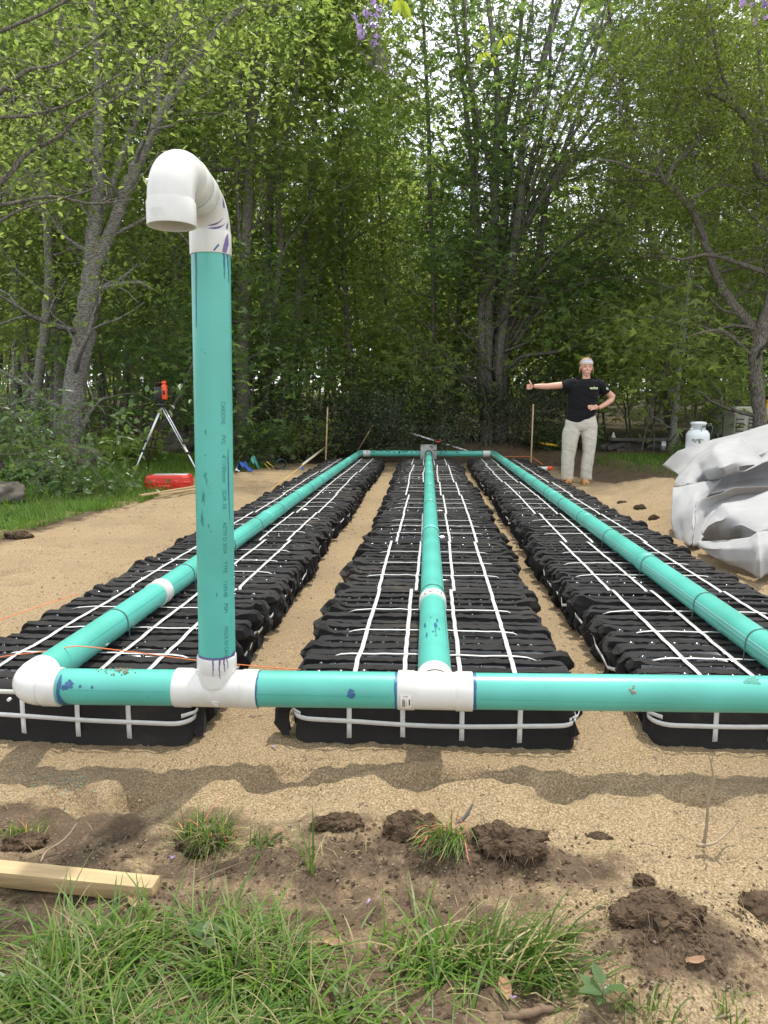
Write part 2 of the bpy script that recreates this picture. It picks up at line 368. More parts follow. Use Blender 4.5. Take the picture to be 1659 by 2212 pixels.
soilm = np.clip(1.05 * sst(1.95, 1.55, GY + .10 * fbm(GX * 2.5, GY * 2.5, 3)) * sst(.9, -.1, GX), 0, 1) * .62
soilm = np.maximum(soilm, .55 * sst(1.25, 1.0, GY)); soilm = np.maximum(soilm, .9 * blob(GX, GY, .12, 1.60, .42, .13))
soilm = np.maximum(soilm, .8 * blob(GX, GY, .45, 1.33, .28, .13)); soilm = np.maximum(soilm, .8 * blob(GX, GY, 1.0, 1.5, .2, .25))
soilm = np.maximum(soilm, .85 * blob(GX, GY, -1.0, 1.72, .5, .16)); soilm = np.maximum(soilm, .6 * blob(GX, GY, -.62, 1.75, .28, .16))
e2 = lawn_edge(GY) - GX
soilm = np.maximum(soilm, .75 * np.exp(-((e2 + .05) / .22) ** 2) * sst(9.5, 6.5, GY))
er = 2.9 + .35 * np.sin(GY * .9) - 1.5 * sst(13.2, 15.0, GY)
soilm = np.maximum(soilm, sst(-.7, -.1, GX - er) * sst(9.0, 9.9, GY)); soilm = np.maximum(soilm, sst(13.9, 14.3, GY) * sst(-2.2, -1.2, GX))
turf = sst(.0, .35, e2) * sst(13.6, 12.8, GY); turf = np.maximum(turf, sst(.35, .8, GX - er) * sst(10, 10.6, GY) * sst(13.8, 12.8, GY))
lit = np.maximum(sst(15.0, 16.2, GY), sst(-6.3, -7.2, GX)); lit = np.maximum(lit, sst(13.2, 14.2, GY) * sst(-1.6, -2.4, GX))
lit = np.maximum(lit, .8 * sst(4.5, 6, GX) * sst(12, 13, GY))
ca = ground.data.color_attributes.new('zone', 'FLOAT_COLOR', 'POINT')
ca.data.foreach_set('color', np.stack([soilm, turf, lit, np.ones_like(lit)], -1).astype(np.float32).ravel())
def gz(x, y): return float(ground_h(np.array([float(x)]), np.array([float(y)]))[0])

# ------------------------------------------------------------------ leaf clouds, tubes and trees
LEAF = {
 'kite': (np.array([(0, 0, 0), (-.30, .45, .06), (0, 1, -.05), (.30, .45, .06)]), np.array([(0, 3, 2, 1)])),
 'oval': (np.array([(0, 0, 0), (-.24, .28, .06), (-.22, .62, .05), (0, 1, -.08), (.22, .62, .05), (.24, .28, .06)]), np.array([(0, 3, 2, 1), (0, 5, 4, 3)])),
 'maple': (np.array([(0, 0, 0), (-.17, .45, .03), (0, 1, -.06), (.17, .45, .03), (-.40, .30, .05), (-.72, .62, -.05), (-.22, .52, .0), (.40, .30, .05), (.72, .62, -.05), (.22, .52, .0),
                     (-.42, .02, .03), (-.62, .12, -.05), (.42, .02, .03), (.62, .12, -.05)]),
           np.array([(0, 3, 2, 1), (0, 6, 5, 4), (0, 7, 8, 9)])),
}
def leaf_cloud(C, size, shape='kite', tilt=.55, r=rng, droop=0.0, dirs=None):
    n = len(C); T, F = LEAF[shape]
    az = r.random(n) * 2 * math.pi; til = r.normal(0, tilt, n); rol = r.normal(0, tilt, n)
    Y = np.stack([np.cos(az) * np.cos(til), np.sin(az) * np.cos(til), np.sin(til) - droop], -1)
    if dirs is not None: Y = Y * .6 + dirs
    Y /= np.linalg.norm(Y, axis=1)[:, None]
    up = np.tile([0, 0, 1.0], (n, 1)) + r.normal(0, .15, (n, 3))
    X = np.cross(Y, up); X /= np.linalg.norm(X, axis=1)[:, None] + 1e-6; Z = np.cross(X, Y)
    X2 = X * np.cos(rol)[:, None] + Z * np.sin(rol)[:, None]; Z2 = np.cross(X2, Y)
    s = size * (.5 + 1.0 * r.random(n) ** 1.3)
    V = C[:, None] + s[:, None, None] * (X2[:, None] * T[None, :, 0:1] + Y[:, None] * T[None, :, 1:2] + Z2[:, None] * T[None, :, 2:3])
    Fa = (F[None] + (np.arange(n) * len(T))[:, None, None]).reshape(-1, F.shape[1])
    return V.reshape(-1, 3), Fa
def sprays(tips, per, rad, flat, r=rng):
    """leaf centres gathered in flattened sprays round the branch tips"""
    tips = np.asarray(tips); k = np.repeat(np.arange(len(tips)), per)
    d = r.normal(0, 1, (len(k), 3)) * [rad, rad, rad * flat]
    sl = r.normal(0, .35, (len(tips), 2))[k]
    d[:, 2] += d[:, 0] * sl[:, 0] + d[:, 1] * sl[:, 1] - .25 * np.hypot(d[:, 0], d[:, 1]) ** 2
    return tips[k] + d
def grow(p, d, L, rad, lev, maxlev, tubes, tips, r, up=.12, wander=.18, kids=5, spread=.9, shrink=.6, nseg=None, minr=.004):
    n = nseg or (7 if lev < 2 else 4); P = [np.array(p, float)]; d = np.array(d, float); d /= np.linalg.norm(d)
    for i in range(n):
        d = d + r.normal(0, wander, 3) + np.array([0, 0, up]); d /= np.linalg.norm(d); P.append(P[-1] + d * L / n)
    P = np.array(P); rr = np.linspace(rad, max(rad * .30, minr), n + 1)
    tubes.append((lev, P, rr))
    if lev >= maxlev - 1: tips.extend([P[-1], P[-1] * .5 + P[-2] * .5])
    if lev >= maxlev: tips.append(P[n // 2]); return
    for k in range(kids):
        t = .28 + .7 * (k + r.random() * .8) / kids; i = min(int(t * n), n - 1); q = P[i] * (1 - (t * n - i)) + P[i + 1] * (t * n - i)
        ax = r.normal(0, 1, 3); dd = P[i + 1] - P[i]; dd /= np.linalg.norm(dd); ax -= dd * ax.dot(dd); ax /= np.linalg.norm(ax)
        nd = dd * (1 - spread * .45) + ax * spread
        grow(q, nd, L * shrink * (1.15 - .5 * t) * (.75 + .5 * r.random()), max(rr[i] * .55, minr), lev + 1, maxlev, tubes, tips, r, up, wander, max(kids - 1, 2), spread, shrink, None, minr)
def smooth_path(P, W, sub=5):
    P = np.asarray(P, float); n = len(P)
    if n < 3: 
        t = np.linspace(0, n - 1, (n - 1) * sub + 1)
        return np.stack([np.interp(t, range(n), P[:, k]) for k in range(3)], -1), np.interp(t, range(n), W)
    Q = []; R = []
    E = np.vstack([2 * P[0] - P[1], P, 2 * P[-1] - P[-2]])
    for i in range(n - 1):
        a, b, c, d = E[i], E[i + 1], E[i + 2], E[i + 3]
        for k in range(sub):
            t = k / sub
            Q.append(.5 * ((2 * b) + (c - a) * t + (2 * a - 5 * b + 4 * c - d) * t * t + (-a + 3 * b - 3 * c + d) * t ** 3)); R.append(W[i] * (1 - t) + W[i + 1] * t)
    Q.append(P[-1]); R.append(W[-1]); return np.array(Q), np.array(R)
def bumpy(P, R, r, k=.05):
    return P + r.normal(0, 1, P.shape) * (R[:, None] * .10), R * (1 + r.normal(0, k, len(R)))

# ---- prototypes of the wood behind
def forest_proto(seed, H, r0, leafm, bark, crown0=.45, nleaf=6500, leaf=.14, shape='kite', kids=9, lean=.05):
    r = np.random.default_rng(seed); tubes = []; tips = []
    n = 12; P = [np.array([0, 0, -.3])]; d = np.array([r.normal(0, lean), r.normal(0, lean), 1.0])
    for i in range(n): d = d + r.normal(0, .035, 3) * [1, 1, 0]; P.append(P[-1] + d / np.linalg.norm(d) * (H + .3) / n)
    P = np.array(P); rr = r0 * (1 - .82 * np.linspace(0, 1, n + 1) ** .8); rr[0] *= 1.35
    tm = MB(); tm.tube(*bumpy(*smooth_path(P, rr, 3), r, .03), sides=9)
    for k in range(kids):
        t = crown0 + (1 - crown0) * (k + r.random()) / kids; i = min(int(t * n), n - 1); q = P[i] + (P[i + 1] - P[i]) * (t * n - i)
        a = r.random() * 6.28; grow(q, (math.cos(a), math.sin(a), .55 + .6 * t), H * .26 * (1.25 - .7 * t), rr[i] * .5, 1, 3, tubes, tips, r, up=.10, wander=.16, kids=4, spread=.9)
    bm = MB()
    for lev, p, q in tubes: bm.tube(p, q, sides=5 if lev < 2 else 3, cap=False)
    tips = np.array(tips); per = max(1, int(nleaf / len(tips)))
    tips = tips[r.random(len(tips)) < .55]; per = max(1, int(nleaf / len(tips))); C = sprays(tips, per, .27, .42, r); V, F = leaf_cloud(C, leaf, shape, .6, r)
    return tm.mesh('trunk', bark), bm.mesh('twigs', bark), mesh_np('crown', V, F, leafm, False)
protos = {
 'tall_a': forest_proto(11, 13, .13, M['leaf_light'], M['bark_grey'], .35, 5200, .16, 'kite', 12),
 'tall_b': forest_proto(12, 15, .17, M['leaf_mid'], M['bark_grey'], .40, 5200, .17, 'kite', 12),
 'tall_c': forest_proto(13, 11, .09, M['leaf_light'], M['bark_dark'], .25, 4300, .17, 'maple', 11),
 'tall_d': forest_proto(14, 12, .11, M['leaf_light'], M['bark_dark'], .18, 4300, .17, 'maple', 13),
 'sap_a': forest_proto(15, 6.5, .035, M['leaf_light'], M['bark_grey'], .30, 2000, .12, 'kite', 7, .12),
 'sap_b': forest_proto(16, 8, .045, M['leaf_light'], M['bark_dark'], .35, 2200, .12, 'kite', 8, .10),
 'sap_c': forest_proto(17, 4.6, .028, M['leaf_light'], M['bark_dark'], .15, 1900, .11, 'maple', 8, .15),
}
def place_tree(kind, x, y, s, rz, name, label, group, cat='tree', z=None):
    t, b, c = protos[kind]
    e = empty(name, (x, y, (gz(x, y) if z is None else z)), rz, label=label, cat=cat, group=group); e.scale = (s, s, s)
    link('trunk', t, e); link('twigs', b, e, kind='stuff'); link('crown', c, e)
    return e
rt = np.random.default_rng(21)
# tall trees of the wood, three belts
belt = []
def ok(x, y, dmin):
    return all((x - a) ** 2 + (y - b) ** 2 > dmin * dmin for a, b in belt)
for (y0, y1, n, xs, dm) in ((16.5, 20.5, 7, .62, 2.3), (20.5, 28, 12, .66, 2.6), (28, 40, 17, .70, 3.2)):
    c = 0; tries = 0
    while c < n and tries < 4000:
        tries += 1
        y = y0 + (y1 - y0) * rt.random(); x = (rt.random() * 2 - 1) * (y * xs + 1) - .06 * y
        if not ok(x, y, dm): continue
        if -.03 * y < x < .27 * y: continue
        belt.append((x, y)); c += 1
        k = ['tall_a', 'tall_b', 'tall_c', 'tall_d'][int(rt.integers(4))]
        side = 'left of the pipe field' if x < -2.2 else ('behind the far cross pipe' if x < 2.4 else 'behind the propane tank')
        dep = 'front' if y < 19.5 else ('standing a few rows back in the wood' if y < 27 else 'deep in the wood')
        what = {'tall_a': 'slim grey-barked tree with light green crown', 'tall_b': 'stout grey-barked tree with mid green crown', 'tall_c': 'slim dark-barked tree with star-leaved light crown', 'tall_d': 'dark-barked tree leafy almost to the ground'}[k]
        place_tree(k, x, y, .85 + .4 * rt.random(), rt.random() * 6.28, 'forest_tree', f'{what}, {side}'.replace(', ', ' '), 'trees of the wood behind the pipe field')
for i in range(60):
    y = 22 + 15 * rt.random(); x = (rt.random() * 2 - 1) * (y * .62); place_tree('sap_c', x, y, 1.0 + .7 * rt.random(), rt.random() * 6.28, 'sapling', 'far star-leaved sapling filling the gaps between distant trunks', 'saplings of the undergrowth')
c = 0
while c < 90:
    y = 14.6 + 22 * rt.random() ** 1.3; x = (rt.random() * 2 - 1) * (y * .66 + 1) - .06 * y
    if y < 16 and -1.8 < x < 8: continue
    if .02 * y < x < .25 * y and rt.random() < .6: continue
    c += 1; k = ['sap_a', 'sap_b', 'sap_c'][int(rt.integers(3))]
    side = 'left of the pipe field' if x < -2.2 else ('behind the far cross pipe' if x < 2.4 else 'behind the propane tank')
    place_tree(k, x, y, .7 + .6 * rt.random(), rt.random() * 6.28, 'sapling', {'sap_a': 'thin grey sapling with sparse light leaves', 'sap_b': 'tall thin dark sapling with mid green leaves', 'sap_c': 'short star-leaved sapling of the undergrowth'}[k] + ' ' + side, 'saplings of the undergrowth')
for i, (x, y, k, sc) in enumerate(((-8.6, 17.0, 'tall_b', 1.05), (-6.2, 18.5, 'tall_a', 1.1), (-10.5, 19.5, 'tall_b', 1.1), (-4.2, 19.0, 'tall_b', 1.05), (-12.5, 22, 'tall_a', 1.2), (-8.0, 23, 'tall_b', 1.2), (7.5, 20, 'tall_b', 1.1), (10, 22, 'tall_a', 1.2))):
    place_tree(k, x, y, sc, i * 1.3, 'forest_tree', ('tree leafing out far behind the left frame corner', 'tree seen between the two pale lenticelled trees', 'outermost left tree of the second rank', 'tree filling the gap left of the gooseneck', 'tall far tree at the left picture edge', 'tall tree behind the forked birch crown', 'tree behind the crooked tree crown', 'far tree at the right picture edge')[i], 'trees of the wood behind the pipe field')
# far wood that reads as one mass
r9 = np.random.default_rng(5); n = 30000
fx = (r9.random(n) * 2 - 1) * 48; fy = 42 + 16 * r9.random(n); ht = 7.5 + 3.5 * vnoise(fx * .22, fy * .15 + 3) * 2
ht = ht * (1 - .35 * blob(fx, fy, 7.5, 50, 6, 40)); fz = ht * r9.random(n) ** 1.6
V, F = leaf_cloud(np.stack([fx, fy, fz + .9], -1), .5, 'kite', .6, r9)
link('far_wood', mesh_np('far_wood', V, F, M['leaf_light'], False), kind='stuff', label='green mass of the far wood showing between the trunks', cat='wood')
fm = MB()
for i in range(230):
    x = (r9.random() * 2 - 1) * 42; y = 38 + 16 * r9.random(); w = .05 + .12 * r9.random()
    fm.tube([(x, y, .2), (x + r9.normal(0, .3), y, 6), (x + r9.normal(0, .6), y, 13)], [w, w * .8, w * .4], 5, False)
fm.build('far_trunks', M['bark_dark'], kind='stuff', label='thin dark trunks of the far wood', cat='wood')

# ------------------------------------------------------------------ trees with their own shape, measured from the photograph
def hero(name, label, Y, stems, bark, leafm, seed, nleaf, leafsize, shape, leafrad=.5, twigL=1.3, twig_step=.55, leafmask=None, flat=.3, cat='tree', tmin=.15, droop=0.0, sides=14, up=.1, jitterY=.5, group=None):
    r = np.random.default_rng(seed); base = aty(stems[0][0][0], stems[0][0][1], Y); g0 = gz(base[0], Y)
    root = empty(name, (base[0], Y, g0), label=label, cat=cat, group=group); off = np.array([base[0], Y, g0]); tips = []
    for si, st in enumerate(stems):
        dy = 0 if si == 0 else r.normal(0, jitterY)
        n = len(st); P = np.array([aty(a, b, Y + dy * min(1, i / 3)) for i, (a, b, w) in enumerate(st)]); W = np.array([w * (Y / FPX) / 2 for a, b, w in st])
        if si == 0: P = np.vstack([[P[0][0] - (P[1][0] - P[0][0]) * .2, Y, g0 - .3], P]); W = np.concatenate([[W[0] * 1.25], W])
        Q, Rr = smooth_path(P, W, 6); Q, Rr = bumpy(Q, Rr, r, .035)
        m = MB(); m.tube(Q - off, Rr, sides if W[0] > .05 else 8); 
        o = m.build('trunk' if si == 0 else 'limb', bark, root)
        tb = []; L = 0
        for i in range(1, len(Q)):
            L += np.linalg.norm(Q[i] - Q[i - 1])
            if L > twig_step and Q[i][2] > g0 + tmin:
                L = 0
                for _ in range(2 if Rr[i] < .05 else 1):
                    a = r.random() * 6.28; frac = i / len(Q)
                    tt = []; grow(Q[i], (math.cos(a), math.sin(a) * .8, .35), twigL * (.6 + .6 * r.random()), max(Rr[i] * .35, .006), 1, 2, tb, tt, r, up=up, wander=.2, kids=4, spread=.9, minr=.003)
                    tips += tt
        if tb:
            m = MB()
            for lev, p, q in tb: m.tube(p - off, q, 4, False)
            m.build('twigs', bark, root, kind='stuff')
    tips = np.array(tips)
    if leafmask is not None: tips = tips[[bool(leafmask(t, r)) for t in tips]]
    if nleaf and len(tips):
        C = sprays(tips, max(1, nleaf // len(tips)), leafrad, flat, r); V, F = leaf_cloud(C - off, leafsize, shape, .5, r, droop)
        link('crown', mesh_np('crown', V, F, leafm, False), root)
    return root
hero('birch_tree', 'thick pale lenticelled tree leaning and forking behind the laser tripod', 12.5, [
    [(140, 1000, 54), (152, 930, 50), (163, 830, 47), (184, 700, 43), (197, 600, 38), (205, 490, 33), (212, 400, 25), (213, 250, 19), (210, 120, 15), (200, 0, 12), (192, -130, 8), (190, -330, 5)],
    [(200, 590, 26), (238, 500, 26), (272, 410, 25), (300, 350, 24), (348, 245, 21), (400, 165, 15), (450, 90, 13), (505, 30, 11), (600, -60, 8), (690, -160, 5)],
    [(205, 500, 14), (235, 425, 14), (270, 320, 13), (318, 205, 11), (350, 140, 9), (370, 60, 7), (395, -60, 5)],
    [(345, 250, 13), (345, 175, 13), (368, 85, 11), (385, 0, 9), (400, -100, 6)],
    [(190, 640, 7), (240, 618, 10), (300, 610, 8), (330, 625, 4)],
    [(205, 480, 8), (130, 400, 7), (60, 380, 5), (0, 420, 3)],
    [(208, 330, 9), (120, 280, 8), (40, 200, 6), (-40, 150, 4)]],
    M['bark_birch'], M['leaf_light'], 31, 19000, .09, 'oval', .42, 1.7, .6, lambda t, r: t[2] > 2.1 and r.random() < .9, up=.04)
hero('birch_tree', 'second pale lenticelled tree left of the thick forked one', 14.0, [
    [(56, 990, 26), (64, 940, 24), (78, 860, 22), (98, 712, 21), (107, 604, 20), (103, 500, 18), (95, 390, 17), (108, 250, 15), (120, 150, 14), (130, 30, 11), (140, -120, 7)],
    [(100, 480, 9), (60, 380, 8), (30, 250, 7), (10, 100, 5), (0, -60, 4)]],
    M['bark_birch'], M['leaf_light'], 32, 9000, .115, 'oval', .5, 1.6, .7, lambda t, r: t[2] > 2.3)
hero('grey_tree', 'tall straight grey tree just right of the white gooseneck', 15.5, [
    [(519, 985, 34), (524, 860, 30), (525, 700, 28), (527, 600, 27), (533, 485, 25), (540, 350, 23), (549, 150, 20), (552, 0, 16), (556, -160, 12), (560, -340, 7)],
    [(528, 590, 8), (515, 480, 9), (512, 330, 8), (520, 150, 6), (530, 0, 5)],
    [(541, 340, 13), (556, 220, 12), (575, 110, 10), (600, 0, 8), (620, -120, 5)],
    [(536, 372, 7), (480, 366, 9), (420, 368, 8), (385, 372, 4)]],
    M['bark_grey'], M['leaf_light'], 33, 7000, .11, 'maple', .42, 1.6, .7, lambda t, r: t[2] > 1.6)
hero('grey_tree', 'slender curved grey tree between gooseneck and far left elbow', 16.5, [
    [(560, 985, 15), (574, 880, 14), (584, 740, 14), (595, 640, 13), (606, 520, 12), (600, 400, 11), (625, 250, 10), (660, 100, 8), (690, -60, 5)],
    [(600, 560, 6), (640, 500, 6), (700, 430, 5), (760, 400, 3)]], M['bark_grey'], M['leaf_light'], 34, 5500, .11, 'maple', .42, 1.5, .6, lambda t, r: t[2] > .9)
hero('grey_tree', 'leaning grey tree with a limb over the far left elbow', 17.5, [
    [(628, 985, 20), (633, 820, 19), (643, 680, 18), (648, 610, 16), (665, 480, 14), (680, 320, 12), (675, 150, 10), (690, 0, 8), (700, -150, 5)],
    [(646, 640, 8), (672, 590, 8), (720, 545, 7), (790, 500, 5), (850, 470, 3)]], M['bark_grey'], M['leaf_light'], 35, 5500, .12, 'maple', .42, 1.6, .6, lambda t, r: t[2] > .9)
hero('grey_tree', 'straight dark tree left of the multi-stemmed maple', 18.0, [
    [(984, 985, 19), (987, 814, 17), (994, 664, 15), (1012, 514, 14), (1022, 450, 13), (1029, 300, 12), (1010, 130, 11), (1000, 0, 9), (990, -160, 5)]],
    M['bark_dark'], M['leaf_mid'], 36, 2500, .12, 'maple', .5, 1.5, .8, lambda t, r: t[2] > 4)
hero('grey_tree', 'thin dark tree behind the distribution box', 17.0, [
    [(928, 985, 12), (932, 804, 11), (937, 614, 10), (930, 450, 9), (925, 250, 8), (915, 60, 6), (905, -100, 4)]],
    M['bark_dark'], M['leaf_light'], 37, 3500, .12, 'maple', .5, 1.5, .6, lambda t, r: t[2] > 2.2)
hero('maple_tree', 'big multi-stemmed maple fanning out behind the far right elbow', 16.0, [
    [(1050, 985, 24), (1046, 900, 20), (1044, 814, 17), (1044, 664, 21), (1049, 614, 20), (1036, 530, 17), (1028, 464, 15), (1022, 380, 13), (1008, 250, 10), (990, 100, 7), (975, -40, 4)],
    [(1058, 985, 20), (1056, 814, 18), (1057, 664, 18), (1069, 514, 19), (1069, 440, 17), (1074, 300, 14), (1074, 175, 12), (1055, 0, 9), (1045, -150, 5)],
    [(1070, 985, 20), (1068, 814, 18), (1074, 640, 17), (1085, 540, 17), (1094, 400, 14), (1090, 275, 12), (1114, 150, 10), (1130, 0, 8), (1140, -150, 4)],
    [(1076, 985, 20), (1081, 764, 18), (1102, 614, 16), (1112, 514, 17), (1125, 425, 15), (1130, 300, 13), (1170, 150, 10), (1210, 0, 8), (1240, -140, 4)],
    [(1084, 985, 20), (1092, 744, 17), (1122, 654, 15), (1152, 590, 15), (1172, 500, 13), (1182, 425, 11), (1215, 330, 9), (1250, 240, 8), (1290, 100, 6), (1320, -50, 4)],
    [(1090, 760, 13), (1102, 690, 13), (1140, 634, 12), (1210, 612, 10), (1310, 618, 8), (1370, 645, 5), (1420, 690, 3)],
    [(1096, 700, 13), (1130, 630, 12), (1190, 554, 11), (1290, 480, 9), (1370, 420, 6), (1440, 390, 3)],
    [(1110, 520, 11), (1150, 400, 10), (1195, 280, 9), (1260, 150, 7), (1320, 30, 5)],
    [(1074, 500, 10), (1060, 380, 9), (1032, 250, 8), (1010, 120, 6), (1005, 0, 4)],
    [(1092, 800, 9), (1130, 770, 8), (1190, 762, 7), (1260, 745, 5), (1330, 735, 3)],
    [(1125, 440, 9), (1160, 330, 8), (1185, 200, 7), (1190, 60, 6), (1200, -60, 4)],
    [(1040, 880, 7), (1000, 790, 7), (960, 792, 5), (910, 800, 3)]] + [[(1066 + 3 * k, 800 - 22 * k, 9), (1080 + 7 * k, 640 - 20 * k, 9), (1098 + 17 * k, 420 - 6 * k, 8), (1120 + 30 * k, 210 + 6 * k, 6), (1150 + 46 * k, 10 + 14 * k, 5), (1180 + 60 * k, -160 + 30 * k, 3)] for k in range(8)] + [[(1098 + 4 * k, 720 + 10 * k, 8), (1150 + 10 * k, 610 + 16 * k, 7), (1230 + 16 * k, 520 + 28 * k, 6), (1320 + 20 * k, 460 + 48 * k, 4), (1400 + 20 * k, 440 + 62 * k, 3)] for k in range(4)],
    M['bark_grey'], M['leaf_mid'], 38, 11000, .13, 'maple', .5, 1.7, .8, lambda t, r: t[2] > 1.7 and (t[0] > 2.2 or t[2] > 3.4) and r.random() < (.35 if t[2] > 5 and t[0] > 1.5 else 1) and vnoise(np.array([t[0] * .6 + 3.0]), np.array([t[2] * .55]))[0] > -.08, up=.06)
hero('crooked_tree', 'crooked dark tree with long bent limbs at the generator cover', 12.5, [
    [(1646, 1000, 33), (1644, 940, 29), (1638, 860, 27), (1630, 790, 27), (1642, 730, 27), (1672, 620, 24), (1690, 500, 24), (1672, 400, 20), (1636, 365, 18), (1634, 300, 16), (1610, 250, 14), (1570, 218, 12), (1530, 195, 9), (1480, 190, 5)],
    [(1640, 735, 20), (1622, 700, 20), (1580, 654, 21), (1550, 600, 18), (1530, 540, 16), (1500, 464, 15), (1480, 435, 14), (1440, 395, 13), (1420, 378, 10), (1432, 325, 9), (1450, 270, 8), (1466, 210, 7), (1470, 120, 5), (1480, 20, 3)],
    [(1440, 395, 8), (1458, 352, 9), (1495, 320, 8), (1526, 270, 7), (1530, 210, 5), (1520, 120, 3)],
    [(1420, 378, 7), (1380, 370, 7), (1330, 350, 5), (1280, 345, 3)],
    [(1700, 640, 11), (1659, 594, 11), (1600, 570, 10), (1530, 550, 8), (1470, 560, 5), (1420, 540, 3)],
    [(1625, 770, 8), (1570, 720, 8), (1530, 715, 6), (1480, 730, 4)],
    [(1600, 245, 8), (1560, 160, 7), (1540, 60, 5), (1530, -40, 3)],
    [(1440, 395, 6), (1390, 310, 6), (1350, 260, 5), (1330, 180, 4), (1300, 100, 3)],
    [(1690, 480, 12), (1650, 280, 9), (1640, 120, 7), (1620, -20, 5)],
    [(1480, 435, 6), (1560, 400, 5), (1620, 420, 4)]],
    M['bark_dark'], M['leaf_olive'], 39, 34000, .062, 'oval', .30, 1.5, .42, lambda t, r: t[2] > 3.2 and r.random() < .6, up=.02, flat=.22)
hero('pale_tree', 'thin whitish trunk between the person and the propane tank', 15.5, [
    [(1452, 965, 15), (1458, 900, 13), (1466, 800, 12), (1475, 740, 11), (1482, 660, 10), (1492, 560, 9), (1500, 400, 7), (1505, 200, 5)]],
    M['bark_pale'], M['leaf_light'], 40, 3500, .11, 'maple', .5, 1.2, .7, lambda t, r: t[2] > 3.0)
hero('leaning_sapling', 'bare leaning sapling crossing behind the laser tripod', 13.5, [
    [(330, 985, 10), (345, 930, 9), (385, 860, 8), (410, 800, 7), (440, 730, 6), (455, 690, 4), (470, 600, 3)]], M['bark_dark'], M['leaf_mid'], 41, 500, .1, 'maple', .4, .8, .7)

hero('dark_limb_tree', 'tree outside the left edge whose thin dark limbs reach across the corner', 8.2, [
    [(-260, 1100, 40), (-250, 800, 36), (-230, 560, 34), (-200, 380, 28), (-170, 200, 22), (-150, 0, 14)],
    [(-200, 420, 16), (-90, 400, 13), (0, 393, 11), (60, 330, 9), (120, 300, 8), (170, 255, 7), (260, 205, 5), (330, 130, 4), (400, 70, 3)],
    [(-180, 260, 14), (-60, 235, 11), (0, 200, 9), (40, 165, 8), (65, 150, 7), (120, 140, 5), (180, 105, 4), (235, 60, 3)],
    [(-210, 470, 13), (-80, 450, 10), (20, 440, 8), (110, 425, 6), (200, 440, 5), (290, 430, 3)],
    [(-220, 560, 12), (-70, 520, 8), (40, 455, 6), (130, 430, 5), (230, 400, 4)],
    [(-190, 330, 12), (-40, 262, 8), (60, 250, 6), (160, 220, 5), (260, 160, 4)],
    [(-160, 120, 10), (20, 60, 7), (110, 20, 6), (180, -20, 4)]],
    M['bark_dark'], M['leaf_light'], 43, 1500, .085, 'oval', .22, .9, .5, lambda t, r: t[2] > 1.6, up=.0, jitterY=.3)
# leafy boughs reaching in: left drooping bough, low branch beside the person
def bough(name, label, Y, stems, leafm, seed, nleaf, size, shape, rad, flat=.5, droop=.3, twigL=.9, bark='bark_dark', cat='branch'):
    return hero(name, label, Y, stems, M[bark], leafm, seed, nleaf, size, shape, rad, twigL, .28, None, flat, cat, -5, droop, 8, -.05, .3)
def undergrowth(name, label, cat, x, y, w, h, nstem, nleaf, leafm, size, shape, seed, bark='bark_dark', group=None, hang=0.0):
    r = np.random.default_rng(seed); z0 = gz(x, y); root = empty(name, (x, y, z0), label=label, cat=cat, group=group); tubes = []; tips = []
    for i in range(nstem):
        a = r.random() * 6.28; q = r.random() ** .5
        p = np.array([math.cos(a) * w * .45 * q, math.sin(a) * w * .3 * q, 0.0]); p[2] = gz(x + p[0], y + p[1]) - z0 - .03
        grow(p, (math.cos(a) * .5, math.sin(a) * .35, 1), h * (.55 + .5 * r.random()), .004 + .007 * h * r.random(), 0, 2, tubes, tips, r, up=.02 - hang, wander=.2, kids=5, spread=.8, minr=.0025)
    m = MB()
    for lev, p, q in tubes: m.tube(p, q, 4, False)
    m.build('twigs', M[bark], root, kind='stuff')
    tips = np.array(tips); C = sprays(tips, max(1, nleaf // len(tips)), h * .10, .6, r); C[:, 2] = np.maximum(C[:, 2], -.05)
    V, F = leaf_cloud(C, size, shape, .5, r, hang * 3); link('foliage', mesh_np('foliage', V, F, leafm, False), root)
    return root
undergrowth('young_beech', 'young tree drooping soft pale leaves at the left picture edge', 'tree', -5.75, 8.9, .8, 2.0, 5, 2600, M['leaf_soft'], .085, 'oval', 51, hang=.10)
undergrowth('dark_shrub', 'wide dark small-leaved shrub behind the distribution box', 'shrub', -.1, 15.0, 3.6, 1.5, 26, 17000, M['leaf_shrub'], .05, 'kite', 52)
undergrowth('dark_shrub', 'dark small-leaved shrub under the multi-stemmed maple', 'shrub', 1.35, 15.3, 3.0, 1.7, 26, 17000, M['leaf_shrub'], .05, 'kite', 53)
undergrowth('dark_shrub', 'dark shrub behind the far left elbow', 'shrub', -2.2, 15.2, 2.4, 1.3, 16, 9000, M['leaf_shrub'], .06, 'kite', 54)
undergrowth('low_maple', 'young star-leaved tree glowing yellow-green above the person', 'tree', 3.55, 14.6, 2.8, 3.5, 6, 5200, M['leaf_light'], .12, 'maple', 55, hang=.04)
undergrowth('low_maple', 'young star-leaved tree behind the gooseneck pipe', 'tree', -3.4, 16.0, 2.4, 3.4, 7, 4200, M['leaf_mid'], .12, 'maple', 56)
undergrowth('low_maple', 'bushy star-leaved young tree between thick birch and tripod', 'tree', -5.0, 15.4, 2.4, 2.9, 8, 4200, M['leaf_mid'], .12, 'maple', 57, hang=.03)
undergrowth('low_maple', 'young tree behind the generator cover', 'tree', 8.2, 18.2, 3.0, 3.6, 8, 5200, M['leaf_mid'], .12, 'maple', 58)
undergrowth('low_maple', 'young dark-leaved tree right of the thin whitish trunk', 'tree', 4.6, 18.0, 2.8, 3.8, 8, 5200, M['leaf_light'], .11, 'maple', 59)
